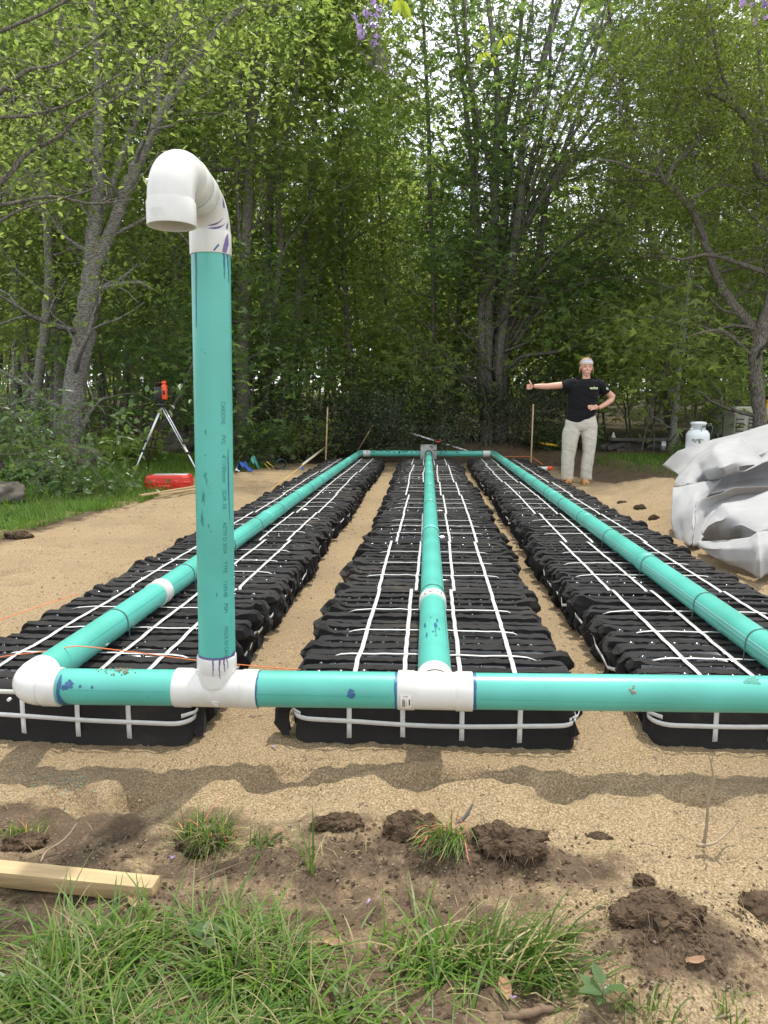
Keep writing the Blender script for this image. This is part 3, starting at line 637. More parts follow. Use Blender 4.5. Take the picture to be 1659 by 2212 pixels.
undergrowth('low_maple', 'light young tree glimpsed left of the maple trunks', 'tree', -.9, 17.8, 2.4, 3.4, 8, 4200, M['leaf_light'], .13, 'maple', 60)
undergrowth('low_maple', 'light young tree glimpsed right of the maple trunks', 'tree', 2.6, 18.6, 2.6, 4.0, 9, 5200, M['leaf_light'], .13, 'maple', 61)
undergrowth('low_maple', 'light young tree behind the far left elbow', 'tree', -2.7, 18.2, 2.4, 3.8, 8, 4200, M['leaf_light'], .13, 'maple', 62)
for i, (x, y, w, h, lm, sz, sh, lb) in enumerate((
    (-5.6, 10.6, 1.5, .42, 'leaf_light', .10, 'oval', 'bramble with large leaves sprawling over the boulders'), (-6.9, 11.4, 1.9, .6, 'leaf_mid', .10, 'oval', 'bramble below the second pale tree'),
    (-5.0, 12.0, 1.2, .42, 'leaf_light', .10, 'maple', 'leafy seedling patch at the foot of the thick birch'), (-4.9, 8.7, .9, .22, 'leaf_mid', .09, 'oval', 'low broad-leaved weed beside the leftmost boulder'),
    (-3.35, 13.4, 1.3, .8, 'leaf_mid', .10, 'maple', 'leafy bush behind the blue scraps'), (-2.65, 13.9, 1.0, .8, 'leaf_light', .09, 'oval', 'light green bush beside the left survey stake'),
    (4.7, 12.6, 1.6, .35, 'leaf_mid', .07, 'oval', 'low weeds in front of the old timber'), (3.0, 15.2, 1.6, .5, 'leaf_mid', .08, 'oval', 'weeds on the soil bank behind the person'),
    (6.3, 12.9, 1.2, .5, 'leaf_dark', .08, 'oval', 'weeds at the foot of the propane tank'))):
    undergrowth('weed_bush', lb, 'plant', x, y, w, h, 12, 1500, M[lm], sz, sh, 70 + i)

# ------------------------------------------------------------------ rocks
def rock(name, label, c, s, seed, m='rock', group=None, cat='rock', rough=.45, sub=4):
    import bmesh
    b = bmesh.new(); bmesh.ops.create_icosphere(b, subdivisions=sub, radius=1); r = np.random.default_rng(seed)
    V = np.array([v.co for v in b.verts]); o = r.random(3) * 50
    d = 1 + rough * (fbm(V[:, 0] * 1.6 + o[0], V[:, 1] * 1.6 + V[:, 2] * 1.1 + o[1], 4) * 1.6) + rough * .5 * fbm(V[:, 2] * 4 + o[2], V[:, 0] * 4, 3)
    V = V * d[:, None]; V = np.sign(V) * np.abs(V) ** .85 * np.array(s)
    me = bpy.data.meshes.new(name)
    for v, q in zip(b.verts, V): v.co = q.tolist()
    b.to_mesh(me); b.free(); me.materials.append(M[m])
    for p in me.polygons: p.use_smooth = cat != 'rock' or sub > 2
    o = link(name, me, None, label=label, cat=cat, group=group); o.location = c; o.rotation_euler = (0, 0, float(r.random() * 6)); return o
for i, (x, y, s, lb) in enumerate(((-4.62, 7.5, (.34, .26, .12), 'big brown boulder at the left picture edge'), (-5.2, 9.4, (.34, .3, .16), 'grey boulder under the bramble twigs'), (-5.35, 11.0, (.34, .3, .24), 'pale flat-faced boulder in front of the thick birch'),
    (-5.9, 9.3, (.5, .4, .2), 'mossy boulder behind the big brown one'), (-4.1, 14.3, (.42, .3, .3), 'grey boulder in the wood behind the tripod'), (-5.0, 14.8, (.5, .4, .28), 'low boulder in the leaf litter behind the tripod'), (-3.3, 14.6, (.3, .3, .22), 'small boulder behind the red case'))):
    rock('boulder', lb, (x, y, gz(x, y) + s[2] * .25), s, 80 + i)
rock('stone', 'lone pale stone on the soil edge behind the person', (3.0, 10.0, gz(3.0, 10.0) + .02), (.06, .05, .04), 90)

# ------------------------------------------------------------------ filter beds: 3 rows of 8 pleated units
MODL, MODW, MODH = 1.32, .875, .158
NF = 16
def fold_mesh(seed, last=False):
    r = np.random.default_rng(seed); hw = MODW / 2
    P = []; N = []; kind = []
    for z in (.004, .035, .07, .105, .135): P.append((-hw, z)); N.append((-1, .12)); kind.append(0)
    for a in (20, 50, 75): P.append((-hw + .02 - .02 * math.cos(R_(a)), MODH - .02 + .02 * math.sin(R_(a)))); N.append((-math.cos(R_(a)), math.sin(R_(a)))); kind.append(1)
    for x in np.linspace(-hw + .03, hw - .03, 44): P.append((x, MODH)); N.append((0, 1)); kind.append(2)
    for a in (75, 50, 20): P.append((hw - .02 + .02 * math.cos(R_(a)), MODH - .02 + .02 * math.sin(R_(a)))); N.append((math.cos(R_(a)), math.sin(R_(a)))); kind.append(1)
    for z in (.135, .105, .07, .035, .004): P.append((hw, z)); N.append((1, .12)); kind.append(0)
    P = np.array(P); N = np.array(N); kind = np.array(kind); n = len(P); x = np.linspace(0, 9, n)
    w = .0235 + r.normal(0, .0022) + .0045 * fbm(x * 2.2, x * 0 + seed, 4, .7) * 2; h = np.where(kind == 2, .0105, .013) * (1 + .42 * fbm(x * 2.2, x * 0 + seed * 3.1, 4, .65))
    wob = .0038 * fbm(x * 1.1, x * 0 + seed * 1.7, 4, .6) * 2; wob = wob + np.where(kind == 0, .020 * r.normal() + .012 * np.sin(np.arange(n) * 1.4 + seed), 0)
    fl = r.random(2)
    for sd, sl in ((0, slice(3, 9)), (1, slice(n - 9, n - 3))):
        if fl[sd] < .5:
            q = h[sl]; q += np.array([.006, .016, .026, .024, .014, .003][:len(q)]) * (r.random() ** 2) * 1.5; h[sl] = q; w[sl] *= 1.12
    h = np.where(kind == 0, h + .003 + .024 * r.random() ** 2, h)
    lean = r.normal(0, .25) + .35 * fbm(x * .8, x * 0 + seed * .7, 2)
    w = np.where(kind == 0, w * .72, w); h[0] *= .5; h[-1] *= .5; h[:3] = np.minimum(h[:3], .05)
    U = np.array([-.9, -1.0, -.6, .0, .6, 1.0, .9]); Vv = np.array([-.9, .86, 1.0, .80, 1.0, .86, -.9])
    k = r.normal(0, .10, (n, 7)) * 1.3
    P = P.copy(); P[:, 0] += np.where(P[:, 0] < 0, -1, 1) * np.where(kind < 2, 1, 0) * np.where(P[:, 0] < 0, r.random(), r.random()) * .034 - .006 * (kind < 2)
    rows = []
    for i in range(n):
        hh = h[i] * (Vv + k[i]); uu = w[i] * U + wob[i] + lean[i] * np.maximum(hh, 0) * (1.1 if kind[i] < 2 else .35)
        pv = np.where(kind[i] == 0, .012, 0) * math.sin(i * 1.9 + seed)
        rows.append([(P[i, 0] + N[i, 0] * (a + pv), b, P[i, 1] + N[i, 1] * (a + (pv if kind[i] else 0) * .3)) for a, b in zip(hh, uu)])
    m = MB(); m.grid(np.array(rows)); me = m.mesh('fabric_fold', M['fabric']); me.set_sharp_from_angle(angle=R_(24)); return me
folds = [fold_mesh(200 + i) for i in range(12)]
def ribbon(pts, nor, w, th=.0012):
    P = np.asarray(pts, float); N = np.asarray(nor, float); T = np.gradient(P, axis=0); T /= np.linalg.norm(T, axis=1)[:, None]
    N = N - T * (N * T).sum(1)[:, None]; N /= np.linalg.norm(N, axis=1)[:, None]; B = np.cross(T, N)
    return np.stack([P + B * w / 2, P + B * w / 2 + N * th, P - B * w / 2 + N * th, P - B * w / 2], 1)
def long_strap(seed, front):
    r = np.random.default_rng(seed); P = []; N = []; z = MODH + .0165
    P += [(0, -.016, .006), (0, -.017, .05), (0, -.017, .10), (0, -.015, .15), (0, -.008, MODH + .014), (0, .006, z - .002)]; N += [(0, -1, 0)] * 4 + [(0, -.8, .6), (0, -.3, 1)]
    for y in np.linspace(.03, MODL - .03, 22): P.append((r.normal(0, .0012), y, z + r.normal(0, .0012))); N.append((r.normal(0, .05), 0, 1))
    P += [(0, MODL - .006, z - .002), (0, MODL + .006, MODH + .010), (0, MODL + .007, .12)]; N += [(0, .3, 1), (0, .8, .6), (0, 1, 0)]
    P = np.array(P); P[:, 0] += np.linspace(0, r.normal(0, .012), len(P))
    m = MB(); m.grid(ribbon(P, N, .0155), True, True); return m.mesh('lengthwise_strap', M['strap'])
def cross_strap(seed):
    r = np.random.default_rng(seed); a, b = -.40 + .06 * r.random(), .40 - .06 * r.random(); x = np.linspace(a, b, 20)
    z = MODH + .0175 + r.normal(0, .0008, 20); z[0] -= .02; z[-1] -= .02; z[1] -= .004; z[-2] -= .004
    y = .012 * fbm(x * 2, x * 0 + seed, 2); y[0] += .012; y[-1] += .01
    m = MB(); m.grid(ribbon(np.stack([x, y, z], -1), np.tile([0, .0, 1.0], (20, 1)), .0125), True, True); return m.mesh('cross_strap', M['strap'])
lstraps = [long_strap(300 + i, True) for i in range(4)]; cstraps = [cross_strap(320 + i) for i in range(5)]
def side_strap(sgn, zz, seed):
    r = np.random.default_rng(seed); hw = MODW / 2 + .036; P = [(sgn * (hw - .045), -.006, zz), (sgn * (hw - .012), .03, zz)]
    for y in np.linspace(.07, MODL - .07, 12): P.append((sgn * (hw + r.normal(0, .006)), y, zz + r.normal(0, .012)))
    P.append((sgn * (hw - .03), MODL - .01, zz)); P = np.array(P); N = np.zeros_like(P); N[:, 0] = sgn; N[0] = (sgn * .6, -.6, 0)
    m = MB(); m.grid(ribbon(P, N, .0135), True, True); return m.mesh('side_strap', M['strap'])
sstraps = {s: [side_strap(s, .085, 340 + i) for i in range(2)] for s in (-1, 1)}
def core_mesh(seed):
    r = np.random.default_rng(seed); m = MB(); m.box((0, MODL / 2, MODH / 2 + .001), (MODW - .03, MODL - .02, MODH + .002))
    for k in range(NF - 1):
        y = (k + 1) * MODL / NF
        if r.random() < .3: continue
        big = r.random() < .25
        for x in np.arange(-.40, .41, .085 if big else .052):
            if r.random() < (.1 if big else .35): continue
            R = (.017 if big else .0072) * (.7 + .5 * r.random())
            m.lathe([(R * 1.25, 0), (R * 1.0, R * .55), (R * .55, R * .95), (.0005, R * 1.1)], (x + r.normal(0, .004), y + r.normal(0, .004), MODH + (-.002 if big else .002)), 8, None, False)
    return m.mesh('plastic_core', M['core'])
cores = [core_mesh(360 + i) for i in range(3)]
def face_mesh(seed, back=False):
    """the smooth fabric end of a unit, wrapped round both corners"""
    r = np.random.default_rng(seed); hw = MODW / 2 + .012; rc = .06; P = []
    for a in np.linspace(0, 80, 5): P.append((-hw + rc - rc * math.cos(R_(90 - a + 0)) * 1, -.012 + rc - rc * math.sin(R_(90 - a)) ))
    P = [(-hw - .006, .11), (-hw - .002, .06)] + [(-hw + rc - rc * math.cos(t), -.012 + rc - rc * math.sin(t)) for t in np.linspace(.25, 1.45, 5)] + [(x, -.012) for x in np.linspace(-hw + rc + .01, hw - rc - .01, 28)]
    P += [(hw - rc + rc * math.cos(t), -.012 + rc - rc * math.sin(t)) for t in np.linspace(1.45, .25, 5)] + [(hw + .002, .06), (hw + .006, .11)]
    P = np.array(P); rows = []
    for j, (z, ins) in enumerate(((-.01, -.012), (.012, -.006), (.04, .0), (.08, -.003), (.12, .0), (.145, .004), (.162, .014), (.172, .034), (.170, .07))):
        y = P[:, 1] + ins + .004 * fbm(P[:, 0] * 9, P[:, 0] * 0 + j * .7 + seed, 3) * 2; x = P[:, 0] * (1 - max(ins, 0) * .5 + (.008 if j < 2 else 0))
        rows.append(np.stack([x, y, np.full(len(P), z) + .003 * fbm(P[:, 0] * 6, P[:, 0] * 0 + j, 2)], -1))
    m = MB(); m.grid(np.array(rows)); return m.mesh('end_panel', M['fabric'])
endp = [face_mesh(380 + i) for i in range(2)]
rows_ = {'left': (-1.237, [0, .01, -.01, .015, 0, -.01, .01, 0]), 'middle': (0.0, [-.002, .012, .035, .045, .035, .02, .02, 0]), 'right': (1.157, [0, -.015, .01, .0, .015, -.01, .0, .01])}
ordn = ['frontmost', 'second', 'third', 'fourth', 'fifth', 'sixth', 'seventh', 'farthest']
mi = 0
BEDY0 = 2.262
for side, (bx, offs) in rows_.items():
    for k in range(8):
        r = np.random.default_rng(400 + mi); mi += 1
        lab = f'black pleated filter unit bound with white straps, {ordn[k]} from the front in the {side} row'.replace('frontmost from the front', 'frontmost one').replace('farthest from the front', 'farthest one').replace(', ', ' ')
        y0 = BEDY0 + k * MODL + (-.04 if side == 'left' and k == 0 else 0) + (.04 if side == 'right' else 0)
        u = empty('filter_unit', (bx + offs[k], y0, 0.0), float(r.normal(0, .006)), label=lab, cat='filter unit', group='pleated filter units in three rows')
        link('plastic_core', cores[mi % 3], u)
        for j in range(NF):
            f = link('fabric_fold', folds[int(r.integers(12))], u); f.location = (float(r.normal(0, .006)), (j + .5) * MODL / NF + float(r.normal(0, .004)), 0); f.scale = (1, float(.95 + .15 * r.random()), float(.97 + .05 * r.random()))
            if r.random() < .5: f.rotation_euler = (0, 0, math.pi)
        e = link('end_panel', endp[mi % 2], u)
        e = link('end_panel', endp[(mi + 1) % 2], u); e.location = (0, MODL, 0); e.rotation_euler = (0, 0, math.pi)
        for x in (-.27, -.09, .09, .27):
            s = link('lengthwise_strap', lstraps[int(r.integers(4))], u); s.location = (x + float(r.normal(0, .004)), 0, 0)
        for y in (.31, .62, .93):
            s = link('cross_strap', cstraps[int(r.integers(5))], u); s.location = (float(r.normal(0, .015)), y + float(r.normal(0, .012)), 0)
        for sg in (-1, 1): link('side_strap', sstraps[sg][int(r.integers(2))], u)
        if k == 0:
            for zz, am in ((.078, .016), (.158, .004)):
                hwf = MODW / 2 + .020; x = np.concatenate([[-hwf - .004], -hwf + .06 - .06 * np.cos(np.linspace(.1, 1.4, 5)), np.linspace(-hwf + .07, hwf - .07, 22), (hwf - .06 + .06 * np.cos(np.linspace(1.4, .1, 5))), [hwf + .004]])
                yy = np.concatenate([[.12], .044 - .06 * np.sin(np.linspace(.1, 1.4, 5)) - .002, np.full(22, -.0185), .044 - .06 * np.sin(np.linspace(1.4, .1, 5)) - .002, [.12]])
                z = zz + am * np.cos(x * 3.2 + bx) * -1 + .4 * am * fbm(x * 3, x * 0 + bx, 2); nn_ = np.stack([np.where(np.abs(x) > hwf - .06, np.sign(x), 0), -np.ones(len(x)) * (np.abs(x) < hwf), 0 * x + .001], -1)
                m = MB(); m.grid(ribbon(np.stack([x, yy, z], -1), nn_, .015), True, True); m.build('end_strap', M['strap'], u)

# ------------------------------------------------------------------ the glued pipework
RP = .0535; ZP = .2315; YF = 2.10; YB = 13.25
XL, XM, XR = -1.237, 0.0, 1.157
FLy = 2.075; 
work = empty('pipe_manifold', (0, YF, ZP), label='teal pipe loop with three laterals and a tall white gooseneck vent', cat='pipework')
OFF = np.array([0, YF, ZP])
def wp(name, m, mt, smooth=True, parent=work, **k):
    V = np.concatenate(m.v) - OFF; m.v = [V]; return auto(m.build(name, mt, parent, smooth, **k), 40)
def pipe(m, a, b, R=RP, n=2, sides=40, inner=None):
    a, b = np.array(a, float), np.array(b, float); t = np.linspace(0, 1, n)[:, None]; m.tube(a + (b - a) * t, R, sides); return m
# front cross pipe runs a touch askew, as glued
def fy(x): return 2.108 + .028 * x
rx = -.650
segs = ((XL + .115, -.775), (-.532, -.108), (.108, XR - .11))
for a, b in segs:
    m = MB(); pipe(m, (a, fy(a), ZP), (b, fy(b), ZP)); wp('cross_pipe', m, M['teal'])
def coupling(m, a, b, R=RP + .0035, lip=.0015, sides=40):
    a, b = np.array(a, float), np.array(b, float); L = np.linalg.norm(b - a); t = np.array([0, .002, .012, .014, L - .014, L - .012, L - .002, L]) / L
    rr = [RP - .0005, R + lip, R + lip, R, R, R + lip, R + lip, RP - .0005]
    m.tube(a + (b - a) * t[:, None], rr, sides, False); return m
def hub(m, a, b, R0=RP + .0045, lip=.0):
    """socket end of a fitting: b is the open mouth"""
    a, b = np.array(a, float), np.array(b, float); L = np.linalg.norm(b - a); t = np.array([-.005, .0, .005, L - .003, L, L]) / L
    m.tube(a + (b - a) * t[:, None], [RP + .0015, RP + .0018, R0, R0, R0 - .001, RP - .001], 40, False); return m
def tee(name, cx, half, hubL, branch_dir, bl, lab=None):
    c = np.array([cx, fy(cx), ZP]); m = MB()
    m.tube([c + [-half + hubL - .006, 0, 0], c + [half - hubL + .006, 0, 0]], RP + .002, 40, False)
    hub(m, c + [-half + hubL, 0, 0], c + [-half, 0, 0]); hub(m, c + [half - hubL, 0, 0], c + [half, 0, 0])
    d = np.array(branch_dir, float); m.tube([c, c + d * (bl - .045)], RP + .002, 40, False); hub(m, c + d * (bl - .048), c + d * bl)
    q = 12; 
    for k in range(3): m.tube([c + d * (.02 + .01 * k), c + d * (.032 + .01 * k)], RP + .006 - .0015 * k, 40, False)
    return wp(name, m, M['white_pvc'], label=lab)
t1 = tee('tee', rx, .125, .052, (0.004, 0, 1), .105, 'white tee under the tall vent pipe')
t2 = tee('tee', XM, .110, .052, (0, 1, 0), .105, 'white tee carrying a small barcode sticker')
def arc(c, R, a0, a1, ex, ey, n=14):
    c, ex, ey = np.array(c, float), np.array(ex, float), np.array(ey, float)
    return [c + R * (math.cos(t) * ex + math.sin(t) * ey) for t in np.linspace(a0, a1, n)]
# front left and right elbows
for xx, sg in ((XL, 1), (XR, -1)):
    Rb = .062; c = np.array([xx + sg * Rb, fy(xx) + Rb, ZP]); A = arc(c, Rb, 0, math.pi / 2, (0, -1, 0), (-sg, 0, 0))
    m = MB(); m.tube(A, RP + .0025, 40, False); hub(m, A[0], A[0] + [sg * .055, 0, 0]); hub(m, A[-1], A[-1] + [0, .055, 0]); wp('elbow', m, M['white_pvc'])
# laterals
lat_end = YB
for xx, y0 in ((XL, fy(XL) + .11), (XM, fy(0) + .10), (XR, fy(XR) + .11)):
    m = MB(); pipe(m, (xx, y0, ZP), (xx, lat_end - (.02 if xx else -.02), ZP), n=2); lat = wp('lateral_pipe', m, M['teal'])
    # bell joints: one pipe length pushed over the next
    for yb in ((4.05, 5.55, 7.0, 8.45, 9.9, 11.4) if xx != XM else (4.95, 6.35, 7.7, 9.1, 10.5, 11.9)):
        m = MB(); m.tube([(xx, yb - .09, ZP), (xx, yb - .085, ZP), (xx, yb - .03, ZP), (xx, yb, ZP)], [RP, RP + .0035, RP + .0035, RP + .0004], 32, False); wp('bell_joint', m, M['teal'])
    # perforations low on both sides
    m = MB()
    for yh in np.arange(y0 + .07, 12.8, .118):
        for an in (-42, 222):
            a = R_(an); n_ = np.array([math.cos(a), 0, math.sin(a)]); c = np.array([xx, yh, ZP]) + n_ * (RP + .0004)
            t_ = np.array([0, 1, 0]); b_ = np.cross(n_, t_); th = np.arange(8) * math.pi / 4
            ring = [c + (t_ * math.cos(q) + b_ * math.sin(q)) * .0085 for q in th]; m.add(ring, [list(range(8))] if an > 0 else [list(range(7, -1, -1))])
    wp('perforations', m, M['hole'], kind='stuff')
# white couplings on left and middle laterals
yc = float(atz(325, 1268, ZP + .03)[1]); m = MB(); coupling(m, (XL, yc - .035, ZP), (XL, yc + .05, ZP)); wp('coupling', m, M['white_pvc'], label='white sleeve on the left lateral pipe')
yc = float(atz(941, 1279, ZP + .05)[1]); m = MB(); coupling(m, (XM, yc - .05, ZP), (XM, yc + .045, ZP)); wp('coupling', m, M['white_pvc'], label='white sleeve smeared with primer on the middle lateral pipe'); YCM = yc
# far cross pipe, elbows, white sleeves
for a, b in ((XL + .18, -.13), (.13, XR - .20)):
    m = MB(); pipe(m, (a, YB + .04, ZP), (b, YB + .04, ZP)); wp('far_cross_pipe', m, M['teal'])
for xx, sg in ((XL, 1), (XR, -1)):
    A = arc((xx + sg * .06, YB - .02, ZP), .06, 0, math.pi / 2, (-sg, 0, 0), (0, 1, 0))
    m = MB(); m.tube(A, RP + .002, 28, False); wp('far_elbow', m, M['teal'])
    m = MB(); coupling(m, (xx + sg * .065, YB + .04, ZP), (xx + sg * .19, YB + .04, ZP), RP + .004); wp('far_coupling', m, M['white_pvc'])
# vent riser with gooseneck
rb = np.array([rx, fy(rx), ZP]); rt_ = np.array([rx + .020, fy(rx) + .004, 1.485])
rd = (rt_ - rb) / np.linalg.norm(rt_ - rb)
m = MB(); pipe(m, rb + rd * .075, rt_ + rd * .02, sides=48); riser = wp('vent_pipe', m, M['teal'])
rE = .082; top = rt_
gd = np.array([-.07, -1, 0]); gd /= np.linalg.norm(gd)
m = MB(); hub(m, top + [0, 0, .056], top + [0, 0, -.006], RP + .0035)
c1 = top + [0, 0, .05] + gd * rE; A = arc(c1, rE, 0, R_(82), -gd, (0, 0, 1), 12); m.tube(A, RP + .002, 44, False)
e1 = A[-1]; dirn = A[-1] - A[-2]; dirn /= np.linalg.norm(dirn); hub(m, e1, e1 + dirn * .045, RP + .0045); wp('vent_elbow', m, M['white_pvc'], label='lower white gooseneck elbow streaked with purple primer')
m = MB(); m.tube([e1 + dirn * .044, e1 + dirn * .050], RP + .0015, 44, False); wp('vent_joint_ring', m, M['teal'])
m = MB(); s0 = e1 + dirn * .049; hub(m, s0 + dirn * .045, s0, RP + .0045)
b0 = s0 + dirn * .045; # second bend turns down
dn = np.array([0, 0, -1.0]); dperp = dn - dirn * dn.dot(dirn); dperp /= np.linalg.norm(dperp); c2 = b0 + dperp * rE; tot = math.acos(np.clip(dirn.dot(dn), -1, 1))
A = arc(c2, rE, 0, tot, -dperp, dirn, 14); m.tube(A, RP + .0022, 44, False)
me_ = A[-1]; L = .058; k = np.array([0, .003, .006, L - .002, L, L - .001, L - .01, L - .04, .0])
m.tube([me_ + dn * v for v in (-.005, .0, .005, L - .002, L)], [RP + .002, RP + .0025, RP + .005, RP + .005, RP + .0045], 48, False)
wp('vent_elbow', m, M['white_pvc'], label='upper white gooseneck elbow opening downward')
m = MB(); ring = []
def circ(c, R, n=48): return [c + R * np.array([math.cos(t), math.sin(t), 0]) for t in np.arange(n) * 2 * math.pi / n]
m.grid(np.array([circ(me_ + dn * L, RP + .0045), circ(me_ + dn * L, RP - .0002), circ(me_ + dn * (L - .03), RP - .0008), circ(me_ + dn * (L - .0305), RP - .004), circ(me_ - dn * .0, RP - .005)]), True)
m.tube([a for a in A[::-1]], RP - .004, 40, False); wp('vent_mouth', m, M['white_in'])
MOUTH = me_ + dn * L
m = MB()
for cpos, dd in ((A[9] + np.array([-.05, -.028, .0]), (-.8, -.6, 0)), (np.array([XL - .02, fy(XL) - .052, ZP - .022]), (0, -1, 0))):
    d_ = np.array(dd); d_ = d_ / np.linalg.norm(d_); m.tube([cpos - d_ * .006, cpos + d_ * .004, cpos + d_ * .005], [.005, .005, .002], 12)
wp('mould_gate', m, M['white_pvc'], kind=None)
cx_, cz_ = -.66, ZP - .028; a_ = math.asin(-.028 / RP)
m = MB(); cc = np.array([cx_ + .015, fy(cx_) - math.cos(a_) * (RP + .002), cz_]); nn = np.array([0, -math.cos(a_), math.sin(a_)]); m.tube([cc, cc + nn * .0035], .0115, 20); 
m.box(cc + nn * .0045, (.019, .003, .004), rotm('X', -a_) @ rotm('Y', R_(35))); wp('screw_boss', m, M['white_pvc'])

# marks lying on round surfaces: primer, print, sticker
def wrap(frame, R, sv, th):
    """frame = (origin, axis, e0, e1): point at axis distance sv and angle th"""
    o, ax, e0, e1 = frame
    return o + ax * sv + R * (math.cos(th) * e0 + math.sin(th) * e1)
def stain(frame, R, outline, mt, name='primer_stain', parent=work):
    """outline as (theta degrees, s) polygon, filled as a fan of fine cells"""
    P = np.array(outline, float); c = P.mean(0); n = len(P); rings = [c + (P - c) * f for f in (.02, .35, .7, 1.0)]
    V = [[wrap(frame, R, q[1], R_(q[0])) for q in rg] for rg in rings]; m = MB(); m.grid(np.array(V), True); wp(name, m, mt, parent=parent)
def blobline(th, s, rt, rs, r, n=22, k=.35, tail=None):
    pts = []
    for i in range(n):
        a = i * 2 * math.pi / n; q = 1 + k * (r.random() - .5) * 2; pts.append((th + rt * math.cos(a) * q, s + rs * math.sin(a) * q))
    return pts
def drip(th0, s0, length, w, r, taper=.4, wob=2.5):
    n = 12; L = []; Rr = []; x = th0
    for i in range(n + 1):
        f = i / n; x += r.normal(0, wob) * .4; ww = w * (1 - (1 - taper) * f) * (.8 + .5 * r.random()); L.append((x - ww, s0 + length * f)); Rr.append((x + ww, s0 + length * f))
    return L, Rr
def dripmesh(frame, R, d, mt, parent=work, name='primer_drip'):
    L, Rr = [np.array([[np.interp(t, range(len(q)), [v[c] for v in q]) for c in (0, 1)] for t in np.linspace(0, len(q) - 1, (len(q) - 1) * 5 + 1)]) for q in d]; m = MB(); m.grid(np.array([[wrap(frame, R, q[1], R_(q[0])) for q in (a, ((a[0] + b[0]) / 2, a[1]), b)] for a, b in zip(L, Rr)])); wp(name, m, mt, parent=parent)
rs = np.random.default_rng(77)
Xa = np.array([1.0, 0, 0]); Ya = np.array([0, 1.0, 0]); Za = np.array([0, 0, 1.0])
FR = (np.array([0, 0, 0.0]), Xa, -Ya, Za)                       # angle 0 faces the camera, 90 is up
def ffr(x): return (np.array([0.0, fy(x), ZP]), Xa, -Ya, Za)
e_ = .0008
for (th, s, a, b) in ((28, XL + .16, 14, .014), (18, XL + .145, 8, .008), (22, XL + .195, 5, .004), (20, XL + .23, 5, .004), (-8, XL + .217, 2, .001), (-10, -.84, 2, .001), (8, -.245, 15, .0105)):
    stain(ffr(s), RP + e_, blobline(th, s, a, b, rs, 26, .3), M['darkblue'])
dripmesh(ffr(-1.1), RP + e_, ([(60, XL + .127), (30, XL + .124), (0, XL + .124), (-40, XL + .124), (-70, XL + .13)], [(60, XL + .131), (30, XL + .138), (0, XL + .133), (-40, XL + .145), (-70, XL + .16)]), M['darkblue'])
for xb in (-.529, -.111, .111):
    g = [(t, xb - .001) for t in range(100, -101, -20)]; h_ = [(t, xb + (.006 + .004 * rs.random()) * (1 if xb != -.111 else -1)) for t in range(100, -101, -20)]; dripmesh(ffr(xb), RP + e_, (g, h_), M['darkblue'])
# riser: frame with s up the pipe, angle 0 towards camera, positive to the right
RF = (rb, rd, -Ya, Xa)
for th, s1, ln, w in ((8, .112, .085, 2.2), (22, .112, .10, 2.0), (34, .112, .07, 2.5), (28, .112, .05, 1.6), (44, .112, .06, 1.6)):
    dripmesh(RF, RP + .0052, drip(th, s1 - .0, -ln * .62, w, rs), M['purple'])
g = [(t, .106) for t in range(-100, 101, 16)]; h_ = [(t, .110 + .004 * rs.random() + (.006 if t > 60 else 0)) for t in range(-100, 101, 16)]; dripmesh(RF, RP + e_, (g, h_), M['purple'])
sT = np.linalg.norm(rt_ - rb)
dripmesh(RF, RP + e_, drip(-32, sT - .004, -.20, 3.8, rs, .25, 1.6), M['darkblue']); dripmesh(RF, RP + e_, drip(52, sT - .004, -.06, 1.6, rs), M['darkblue']); dripmesh(RF, RP + e_, drip(60, sT - .004, -.07, 1.4, rs), M['darkblue']); dripmesh(RF, RP + e_, drip(70, sT - .004, -.075, 3.2, rs), M['darkblue'])
dripmesh(RF, RP + e_, ([(62, .72), (60, .68), (61, .60), (64, .54), (66, .50)], [(63, .72), (64, .68), (65, .60), (66, .54), (66.6, .50)]), M['darkblue'])
for th, s, a, b in ((-8, .765, 5, .010), (-10, .70, 4, .006), (-12, .645, 7, .012), (-7, .63, 4, .016), (-2, .61, 2, .003), (2, .595, 2.5, .003), (-4, .50, 4, .008), (3, .485, 3, .005), (18, .30, 3, .012), (-18, .58, 10, .03), (-26, .52, 8, .03), (-6, .98, 6, .003), (20, .94, 2, .002), (-16, .99, 3, .003), (30, .27, 2, .003), (-40, .85, 2, .004)):
    stain(RF, RP + e_, blobline(th, s, a * .6, b * .55, rs, 20, .75), M['smudge'], 'scuff')
